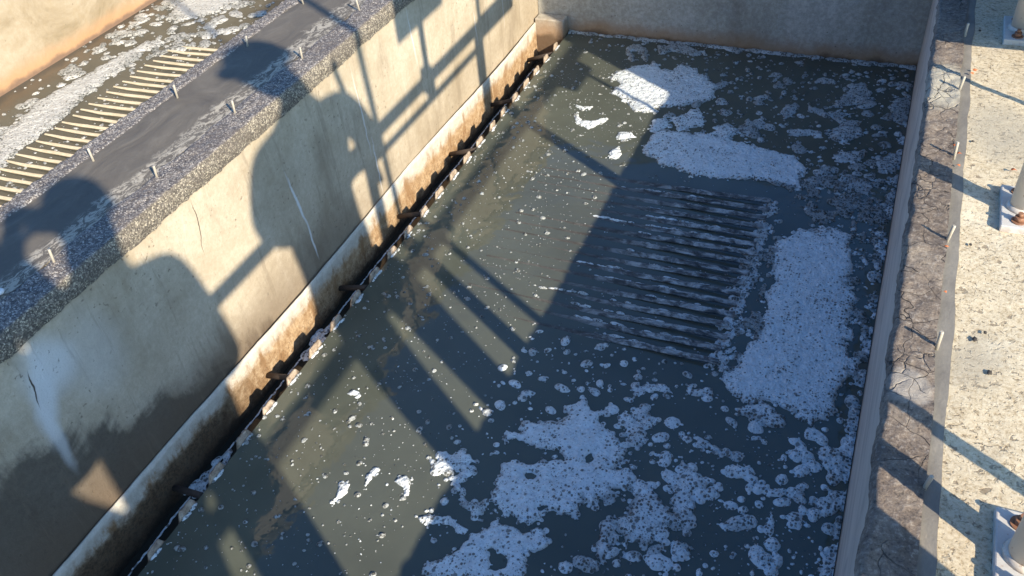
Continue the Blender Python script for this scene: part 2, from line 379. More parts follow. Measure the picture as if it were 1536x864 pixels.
# ================================================================ FOAM FIELD
class Field:
    def __init__(s, x0, x1, y0, y1, res, seed):
        s.res = res; s.x0, s.y0 = x0, y0
        s.nx = int((x1 - x0) / res) + 1; s.ny = int((y1 - y0) / res) + 1
        s.xs = x0 + np.arange(s.nx) * (x1 - x0) / (s.nx - 1); s.ys = y0 + np.arange(s.ny) * (y1 - y0) / (s.ny - 1)
        s.X, s.Y = np.meshgrid(s.xs, s.ys)
        s.wx = fbm(s.X * 20, s.Y * 20, seed, 3) * .024 + fbm(s.X * 75, s.Y * 75, seed + 5, 3) * .011
        s.wy = fbm(s.X * 20, s.Y * 20, seed + 50, 3) * .024 + fbm(s.X * 75, s.Y * 75, seed + 55, 3) * .011
        s.V = fbm(s.X * 12, s.Y * 12, seed + 71, 4) + .5 * fbm(s.X * 60, s.Y * 60, seed + 73, 2)
        s.F = np.full(s.X.shape, -.2); s.D = np.full(s.X.shape, .3); s.seed = seed
    def win(s, x0, x1, y0, y1):
        dx, dy = s.xs[1] - s.xs[0], s.ys[1] - s.ys[0]
        a = max(0, int((x0 - s.xs[0]) / dx)); b = min(s.nx, int((x1 - s.xs[0]) / dx) + 2)
        c = max(0, int((y0 - s.ys[0]) / dy)); d = min(s.ny, int((y1 - s.ys[0]) / dy) + 2)
        return slice(c, d), slice(a, b)
    def sdf(s, P, X, Y):
        d2 = np.full(X.shape, 1e9); ins = np.zeros(X.shape, bool)
        for (ax, ay), (bx, by) in zip(P, P[1:] + P[:1]):
            ex, ey = bx - ax, by - ay; t = np.clip(((X - ax) * ex + (Y - ay) * ey) / (ex * ex + ey * ey + 1e-12), 0, 1)
            d2 = np.minimum(d2, (X - ax - t * ex) ** 2 + (Y - ay - t * ey) ** 2)
            c = ((ay > Y) != (by > Y)) & (X < (bx - ax) * (Y - ay) / (by - ay + 1e-12) + ax); ins ^= c
        d = np.sqrt(d2); return np.where(ins, d, -d)
    def merge(s, w, f, dens, k=.0025):
        F = s.F[w]; m = np.clip((f - F) / k * .25 + .5, 0, 1)
        dens = dens * (1 + .55 * s.V[w])
        s.D[w] = np.where(f > -.01, s.D[w] * (1 - m) + dens * m, s.D[w])
        s.F[w] = np.maximum(F, f) + np.exp(-np.abs(F - f) / k) * k * .5
    def poly(s, P, dens=1., amp=.7, fade=0., holes=0.):
        xs = [p[0] for p in P]; ys = [p[1] for p in P]; w = s.win(min(xs) - .06, max(xs) + .06, min(ys) - .06, max(ys) + .06)
        X = s.X[w] + s.wx[w] * amp; Y = s.Y[w] + s.wy[w] * amp
        f = s.sdf(P, X, Y)
        f = f + (.012 * fbm(s.X[w] * 34, s.Y[w] * 34, s.seed + 31, 4) + .006 * fbm(s.X[w] * 110, s.Y[w] * 110, s.seed + 37, 2) - .002) * min(1., amp)
        if holes:
            n = fbm(s.X[w] * 34, s.Y[w] * 34, s.seed + 99, 4); f = np.minimum(f, (n + 1. - 2. * holes) * .03)
        d = dens * np.clip(.35 + f / fade, 0, 1) if fade else dens
        s.merge(w, f, d)
        # single bubbles crowding the outline
        near = np.argwhere(np.abs(s.F[w] + .002) < .005)
        if len(near):
            area = len(near); nb = int(area * s.res * s.res / (.00045 if s.res < .004 else .002)); oy, ox = w[0].start, w[1].start
            for k in rng.integers(0, area, nb):
                jy, jx = near[k]; s.blob(s.xs[ox + jx], s.ys[oy + jy], (.0022 + .0055 * rng.random() ** 2) * (1 if s.res < .004 else 2), min(.55, dens) * rng.uniform(.6, 1.2), 1.2, rng.uniform(0, 3))
    def blob(s, x, y, r, dens=.5, asp=1., ang=0., amp=.35):
        R_ = r * max(asp, 1) * 1.6 + .01; w = s.win(x - R_, x + R_, y - R_, y + R_)
        k = amp * min(1., r / .02)
        X = s.X[w] + s.wx[w] * k - x; Y = s.Y[w] + s.wy[w] * k - y
        c, n = math.cos(ang), math.sin(ang); u = (X * c + Y * n) / asp; v = Y * c - X * n
        s.merge(w, r - np.sqrt(u * u + v * v), dens, .0006)
    def hole(s, x, y, r):
        w = s.win(x - 2 * r, x + 2 * r, y - 2 * r, y + 2 * r)
        f = np.hypot(s.X[w] + s.wx[w] * .8 - x, s.Y[w] + s.wy[w] * .8 - y) - r; s.F[w] = np.minimum(s.F[w], f)
    def inside(s, P, x, y): return s.sdf(P, np.array([x]), np.array([y]))[0] > 0
    def scatter(s, P, n, r0, r1, dens=.4, pw=2.5, asp=.6, ang=None):
        xs = [p[0] for p in P]; ys = [p[1] for p in P]; k = 0; t = 0
        while k < n and t < n * 12:
            t += 1; x = rng.uniform(min(xs), max(xs)); y = rng.uniform(min(ys), max(ys))
            if not s.inside(P, x, y): continue
            k += 1; r = r0 + (r1 - r0) * rng.random() ** pw
            s.blob(x, y, r, dens * rng.uniform(.6, 1.3), 1 + asp * rng.random() ** 2, (rng.uniform(0, 3.14) if ang is None else ang + rng.normal(0, .3)))
    def build(s, name, mat, z, parent=None, top=.0075):
        """marching squares: the foam's outline is the zero line of the field"""
        F = s.F; D = s.D; ny, nx = F.shape
        Zt = .0007 + top * (1 - np.exp(-np.clip(F, 0, 1) / .006)) + np.clip(F, 0, .02) * (.14 * fbm(s.X * 60, s.Y * 60, s.seed + 7, 3) + .16 * fbm(s.X * 18, s.Y * 18, s.seed + 8, 3)) 
        Zt = np.maximum(Zt, .0006)
        V = np.stack([s.X, s.Y, z + Zt], -1).reshape(-1, 3); dd = D.reshape(-1)
        IN = F > 0
        code = IN[:-1, :-1] * 1 + IN[:-1, 1:] * 2 + IN[1:, 1:] * 4 + IN[1:, :-1] * 8
        idx = np.arange(nx * ny).reshape(ny, nx)
        j, i = np.nonzero(code == 15)
        quads = np.stack([idx[j, i], idx[j, i + 1], idx[j + 1, i + 1], idx[j + 1, i]], -1).tolist()
        ex = {}; ev = []; ed = []; Ff = F.reshape(-1); n0 = nx * ny
        def cut(a, b):
            if a > b: a, b = b, a
            k = (a, b)
            if k not in ex:
                t = Ff[a] / (Ff[a] - Ff[b]); p = V[a] * (1 - t) + V[b] * t; p[2] = z + .0005
                ex[k] = n0 + len(ev); ev.append(p); ed.append(dd[a] * (1 - t) + dd[b] * t)
            return ex[k]
        j, i = np.nonzero((code > 0) & (code < 15))
        for jj, ii in zip(j.tolist(), i.tolist()):
            q = [int(idx[jj, ii]), int(idx[jj, ii + 1]), int(idx[jj + 1, ii + 1]), int(idx[jj + 1, ii])]
            f = []
            for a, b in zip(q, q[1:] + q[:1]):
                if Ff[a] > 0: f.append(a)
                if (Ff[a] > 0) != (Ff[b] > 0): f.append(cut(a, b))
            if len(f) > 2: quads.append(f)
        V = np.concatenate([V, np.array(ev).reshape(-1, 3)]); dd = np.concatenate([dd, np.array(ed)])
        used = np.zeros(len(V), bool); flat = np.array([v for f in quads for v in f]); used[flat] = True
        new = np.cumsum(used) - 1
        quads = [[int(new[v]) for v in f] for f in quads]
        return mesh_np(name, V[used], quads, mat, parent, True, {'dens': dd[used]})

# ================================================================ SETTING
M = {}
DAMP = -.39
LIME = [((.985, -.03), (.975, -.20), .07, .75), ((.96, -.05), (.905, -.30), .03, .8), ((.91, -.20), (.90, -.42), .016, .6),
        ((1.12, -.05), (1.1, -.30), .10, .28),
        ((2.055, -.23), (2.092, -.47), .0055, .95), ((2.092, -.46), (2.10, -.60), .0045, .9),
        ((2.56, -.10), (2.575, -.42), .0035, .7), ((2.60, -.40), (2.60, -.62), .004, .8), ((3.02, -.03), (3.04, -.26), .004, .6), ((3.62, -.30), (3.63, -.44), .003, .7),
        ((3.95, -.2), (3.95, -.5), .004, .5)]
CRACK = [((1.62, -.03), (1.60, -.20), .0018), ((.93, -.09), (.91, -.19), .0025)]
M['lw'] = m_left_wall(); M['bw'] = m_back_wall(); M['rf'] = m_right_face(); M['fw'] = m_far_wall(); M['mem'] = m_membrane()
M['mortar'] = m_mortar(); M['mortar2'] = m_mortar('pebbled_mortar_side', (1., .99, .88), 1.12); M['tar'] = m_tar(); M['joint'] = m_joint(); M['walk'] = m_walk()
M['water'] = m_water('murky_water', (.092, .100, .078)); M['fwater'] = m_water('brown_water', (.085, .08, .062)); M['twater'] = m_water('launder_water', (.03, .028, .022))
M['foam'] = m_foam('white_scum_foam', (.82, .87, .86)); M['ffoam'] = m_foam('cream_scum_foam', (.62, .60, .54))
M['sheet'] = m_sheet(); M['weir'] = m_weir(); M['barw'] = m_bar('slimy_wet_slat', True); M['bard'] = m_bar('pale_dry_slat', False)
M['rod'] = m_simple('rusted_steel', (.05, .036, .028), .8, .0, .5, 40); M['pin'] = m_simple('pale_galvanised_pin', (.50, .45, .36), .55, .2, .3, 60)
M['post'] = m_rust_paint('cream_white_paint', (.74, .70, .60), -.02, .055); M['plate'] = m_rust_paint('white_plate_paint', (.60, .58, .53), -.03, .03)
M['bolt'] = m_simple('rusty_bolt', (.30, .15, .085), .7, .3, .4, 80); M['yard'] = m_simple('yard_concrete', (.34, .31, .26), .9, 0, .3, 4)
M['galv'] = m_simple('galvanised_steel', (.42, .43, .44), .5, .5, .2, 20); M['cab'] = m_simple('grey_green_enamel', (.30, .33, .32), .45, 0, .08, 10)
M['sign'] = m_simple('white_enamel_sign', (.72, .72, .70), .4, 0, .08, 10); M['leaf'] = m_simple('orange_leaf', (.45, .13, .04), .7, 0, .4, 60)
M['gravel'] = m_simple('dark_grit', (.06, .05, .04), .9, 0, .4, 60); M['slab'] = m_simple('corner_block_concrete', (.36, .33, .27), .9, 0, .3, 12)

# yard, one sheet to the horizon under the tanks
mesh_np('yard', [(-900, -900, -.75), (900, -900, -.75), (900, 900, -.75), (-900, 900, -.75)], [[0, 1, 2, 3]], M['yard'], None, False)
tag(bpy.data.objects['yard'], kind='structure')

def strip(name, x0, x1, y0, y1, res, zf, mat, parent=None, xf=None, resx=None):
    nx = max(2, int((x1 - x0) / (resx or res)) + 1); ny = int((y1 - y0) / res) + 1
    X, Y = np.meshgrid(np.linspace(0, 1, nx), np.linspace(y0, y1, ny))
    XX = xf(X, Y) if xf else x0 + X * (x1 - x0)
    Z = zf(XX, Y, X)
    return mesh_np(name, np.stack([XX, Y, Z], -1).reshape(-1, 3), grid_faces(nx, ny), mat, parent)

# --- left dividing wall
Y0, Y1 = -1.2, 4.6
lw = empty('concrete_wall', (XWL, 1.5, -.75))
tag(lw, 'dividing wall of stained pale concrete left of the tank, with grey membrane on its top', 'wall')
b = MB().box(-1.575, XWL, Y0, Y1, -.75, -.004); b.build('wall_body', M['lw'], lw)
ZT = .045
strip('membrane', -1.536, -1.342, Y0, Y1, .012, lambda X, Y, u: ZT + .0018 * fbm(X * 20, Y * 8, 3) - .0025, M['mem'], lw)
# pebbled mortar on the tank side: top band and rounded face in one ragged strip
def prof_r(u, Y):
    a = -1.350 + .012 * fbm(Y * 14, Y * 0 + 2, 21, 4)
    return a
def mortar_strip(name, inner, outer, side, mat, seed, drop):
    n_u = 26; ny = int((Y1 - Y0) / .0055)
    U, Y = np.meshgrid(np.linspace(0, 1, n_u), np.linspace(Y0, Y1, ny))
    a = inner + side * .010 * fbm(Y * 16, Y * 0 + seed, seed, 5)
    t = np.clip(U / .55, 0, 1); s = np.clip((U - .55) / .45, 0, 1)
    rag = .007 * fbm(Y * 30, Y * 0 + 3.3, seed + 4, 5)
    X = a + (outer - a) * t + side * (.004 * np.sin(s * 3.14))
    Z = ZT - drop * s - np.where(s > 0, rag * s, 0)
    b_ = fbm(X * 150 + 9, (Y + Z) * 150, seed + 8, 3) * .0035 + fbm(X * 40, (Y + Z) * 40, seed + 9, 3) * .003
    edge = np.clip(U / .06, 0, 1)
    Z = Z + b_ * (1 - s) * edge - (1 - edge) * .003; X = X + side * b_ * np.clip(s * 6, 0, 1)
    o = mesh_np(name, np.stack([X, Y, Z], -1).reshape(-1, 3), grid_faces(n_u, ny), [mat, M['mortar2']], lw)
    cols = np.arange(n_u - 1) / (n_u - 1) > .53
    o.data.polygons.foreach_set('material_index', np.tile(cols.astype(np.int32), ny - 1)); return o
mortar_strip('mortar_edge', -1.345, -1.274, 1, M['mortar'], 31, .049)
mortar_strip('mortar_edge', -1.533, -1.580, -1, M['mortar'], 47, .06)
b = MB().box(-1.570, -1.284, Y0, Y1, -.003, ZT - .0065); b.build('mortar_bed', M['mortar2'], lw)
def pin(x, y, z, h, lean=(0, 0), r=.0027):
    return MB().tube([(x, y, z - .01), (x + lean[0] * h, y + lean[1] * h, z + h * .96), (x + lean[0] * h, y + lean[1] * h, z + h)], [r, r, r * .8], 10)
k = 0
for yy in np.arange(-.97, 4.4, .278):
    for x, off, h in ((-1.514, .015, .026), (-1.328, 0, .028)):
        l = (random.uniform(-.18, .18), random.uniform(-.1, .22))
        pin(x, yy + 1.786 - .278 * 6 + off + random.uniform(-.008, .008), ZT, h + random.uniform(-.006, .006), l).build('anchor_pin', M['pin'], lw)

# --- back wall, corner block
bw = MB().box(XWL + .002, XWR + .3, YB, YB + .25, -.75, .03).build('concrete_wall', M['bw'])
tag(bw, 'shaded grey end wall across the far end of the tank, rust-stained at the waterline', 'wall')
cb = MB().box(XWL + .006, XWEIR - .003, 2.985, YB - .002, -.72, -.437, .004).build('concrete_block', M['bw'])
tag(cb, 'small square concrete block closing the end of the overflow trough in the corner', 'block')

# --- right wall with bitumen coping and walkway
rw = empty('concrete_wall', (XWR, 1.5, -.75))
tag(rw, 'low right-hand tank wall with grey face and cracked bitumen strip on top', 'wall')
b = MB().box(XWR, .20, Y0, YB - .003, -.75, -.008); b.build('wall_body', M['rf'], rw)
strip('bitumen_strip', .088, .157, Y0, Y1, .0055, lambda X, Y, u: .0005 + .0035 * fbm(X * 45, Y * 45, 5, 4) + .0022 * fbm(X * 150, Y * 150, 6, 2) - .016 * (1 - np.clip(u / .12, 0, 1)) ** 2 + .003, M['tar'], rw,
      lambda u, Y: .0885 + .005 * fbm(Y * 26, Y * 0, 77, 5) * (1 - u) + u * (.0665 + .004 * fbm(Y * 9, Y * 0 + 4, 78, 4)), .0045)
strip('sealant_joint', .15, .182, Y0, Y1, .01, lambda X, Y, u: -.0025 + .001 * fbm(X * 40, Y * 12, 8, 3), M['joint'], rw,
      lambda u, Y: .150 + u * (.026 + .005 * fbm(Y * 11, Y * 0 + 4, 79, 5)))
for yy in np.arange(-.98, 4.3, .2755):
    l = (random.uniform(-.05, .2), random.uniform(-.1, .25))
    pin(.1545 + random.uniform(-.002, .002), yy + .99 - .2755 * 4 + .2755 * 0 + .0, .0, .030 + random.uniform(-.006, .006), l, .0031).build('anchor_pin', M['pin'], rw)
wk = MB().box(.166, 1.45, -4, 7, -.12, -.009).build('walkway', M['walk']); tag(wk, kind='structure')
strip('walkway_surface', .16, 1.452, .0, 3.4, .008, lambda X, Y, u: -.004 + .0016 * fbm(X * 70, Y * 70, 12, 3) + .002 * fbm(X * 9, Y * 9, 13, 3), M['walk'], wk, None, .012)
strip('walkway_surface', .16, 1.452, -4, .0, .2, lambda X, Y, u: -.004 + 0 * X, M['walk'], wk, None, .2)

# --- neighbouring tank beyond the dividing wall
fw = MB().box(-3.2, -2.94, Y0, Y1 + 2, -.75, .05).build('concrete_wall', M['fw'])
tag(fw, 'sunlit cream wall of the neighbouring tank at the upper left, orange at its foot', 'wall')
def water(name, x0, x1, y0, y1, z, mat):
    o = mesh_np(name, [(x0, y0, z), (x1, y0, z), (x1, y1, z), (x0, y1, z)], [[0, 1, 2, 3]], mat, None, False); tag(o, kind='structure'); return o
water('water', XWEIR + .003, XWR + .02, Y0, YB + .02, WATER, M['water'])
water('water', -2.95, -1.56, Y0, Y1 + 2, FARW, M['fwater'])
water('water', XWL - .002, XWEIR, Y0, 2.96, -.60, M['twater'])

# ================================================================ OVERFLOW TROUGH
la = empty('overflow_trough', (XWEIR, 1.4, -.6))
tag(la, 'rusty overflow trough along the left wall with a notched weir edge at the waterline', 'trough')
def sheet():
    ny, nz = 240, 14; U, Y = np.meshgrid(np.linspace(0, 1, nz), np.linspace(Y0, 2.983, ny))
    wv = .006 + .0035 * np.sin(Y * 5.2 + .6) + .003 * fbm(Y * 3, Y * 0, 14, 3)
    Zs = -.4505 + .002 * np.sin(Y * 4) - U * .22
    Xs = XWL + .006 + wv * (1 - U) + .006 * U + .0018 * fbm(Y * 25, U * 5, 15, 3)
    top = np.stack([Xs, Y, Zs], -1); bot = np.stack([Xs - .004, Y, Zs], -1)
    V = np.concatenate([top.reshape(-1, 3), bot.reshape(-1, 3)]); n = ny * nz
    F = grid_faces(nz, ny); F2 = F[:, ::-1] + n
    e = np.arange(ny) * nz; E = np.stack([e[:-1], e[1:], e[1:] + n, e[:-1] + n], -1)
    return mesh_np('back_sheet', V, np.concatenate([F, F2, E]), M['sheet'], la)
sheet()
def weir():
    pitch = .0993; n = 420
    ys = np.linspace(Y0, 2.96, 1700)
    ph = ((ys - .906) / pitch + .5) % 1 - .5; kk = np.floor((ys - .906) / pitch + .5)
    hgt = _hash(kk, kk * 0 + 1, 3); wid = _hash(kk, kk * 0 + 2, 4)
    # flat-topped teeth with rounded notches down to the water
    a = np.abs(ph) ; top = .0185 + .006 * (hgt - .5); half = .16 + .07 * (wid - .5)
    prof = top * np.clip((half + .10 - a) / .10, 0, 1) - .012 * np.clip((a - half - .02) / .2, 0, 1)
    prof = prof + .0022 * fbm(ys * 70, ys * 0, 18, 3)
    lean = .006 * (hgt - .5)
    V = []; nz = 7
    for sgn, off in ((1, .0028), (-1, -.0028)):
        for k in range(nz):
            t = k / (nz - 1); z = -.64 + (WATER + prof + .64) * t
            V.append(np.stack([XWEIR + off + lean * np.clip((z - WATER) / .02, 0, 1.5) + .0012 * fbm(ys * 60, ys * 0 + k, 19, 2), ys, z], -1))
    m = len(ys); V = np.stack(V, 0).reshape(-1, 3); F = []
    g = grid_faces(m, nz); F = [g, (g[:, ::-1] + nz * m)]
    e = np.arange(m - 1) + (nz - 1) * m; F.append(np.stack([e, e + 1, e + 1 + nz * m, e + nz * m], -1))
    return mesh_np('weir_plate', V, np.concatenate(F), M['weir'], la)
weir()
for i, yy in enumerate([2.87, 2.515, 2.18, 1.82, 1.473, 1.125, .765, .41, .06, -.3]):
    MB().tube([(XWL + .004, yy + .012, -.558 - .004), (XWEIR - .001, yy - .012, -.508)], .0075, 12).build('tie_rod', M['rod'], la)
MB().box(XWL - .001, XWEIR, Y0, 2.95, -.70, -.64).build('trough_floor', M['rod'], la)

# ================================================================ SLATTED GRIDS
def grid(name, label, x0, x1, z0, z1, ys, mat, wid, roll, frame, bend=0.):
    r = empty(name, ((x0 + x1) / 2, sum(ys) / len(ys), z0)); tag(r, label, 'slatted grid')
    for yy in ys:
        n = 40; V = []
        ph = random.random() * 50; dy = random.uniform(-.0015, .0015); dz = random.uniform(-.0012, .0012)
        c, s_ = math.cos(roll), math.sin(roll)
        for i in range(n):
            t = i / (n - 1); x = x0 + (x1 - x0) * t; z = z0 + (z1 - z0) * max(0, (t - bend) / (1 - bend)) ** 1.25 + dz
            w = wid * (.5 + .5 * min(1, t / .10)) 
            for (a, b_) in ((-.5, -.0032), (.5, -.0032), (.5, .0), (0, .0008), (-.5, .0)):
                jy = .0010 * math.sin(ph + 9 * t) + .0006 * math.sin(ph * 2 + 37 * t)
                q = a * w + (.5 * (1 - min(1, t / .10)) * wid * .5)
                V.append((x + (.003 * math.sin(ph) if i in (0, n - 1) else 0), yy + dy + jy + c * q - s_ * b_, z + s_ * q + c * b_))
        F = []
        for i in range(n - 1):
            for k in range(5): a = i * 5 + k; b2 = i * 5 + (k + 1) % 5; F.append([a, b2, b2 + 5, a + 5])
        F += [[0, 1, 2, 3, 4][::-1], [(n - 1) * 5 + k for k in range(5)]]
        mesh_np('slat', V, F, mat, r, False)
    if frame:
        for xx in frame: MB().box(xx - .008, xx + .008, min(ys) - .02, max(ys) + .02, z0 + (z1 - z0) * (xx - x0) / (x1 - x0) - .06, z0 + (z1 - z0) * (xx - x0) / (x1 - x0) - .014).build('cross_rail', M['rod'], r)
    return r
gy = [1.462 + .0411 * i + random.uniform(-.002, .002) for i in range(17)]
grid('slatted_grid', 'dark wet slatted grid half sunk in the near tank, foam lying along its slats', -.90, -.222, WATER - .0024, WATER + .0130, gy, M['barw'], .0135, R(24), None, .22)
gy2 = [.90 + .0422 * i for i in range(37)]
grid('slatted_grid', 'pale sunlit wooden slatted grid rising from the neighbouring tank at upper left', -2.552, -1.72, FARW + .003, FARW + .045, gy2, M['bard'], .0105, R(26), (-1.8,))

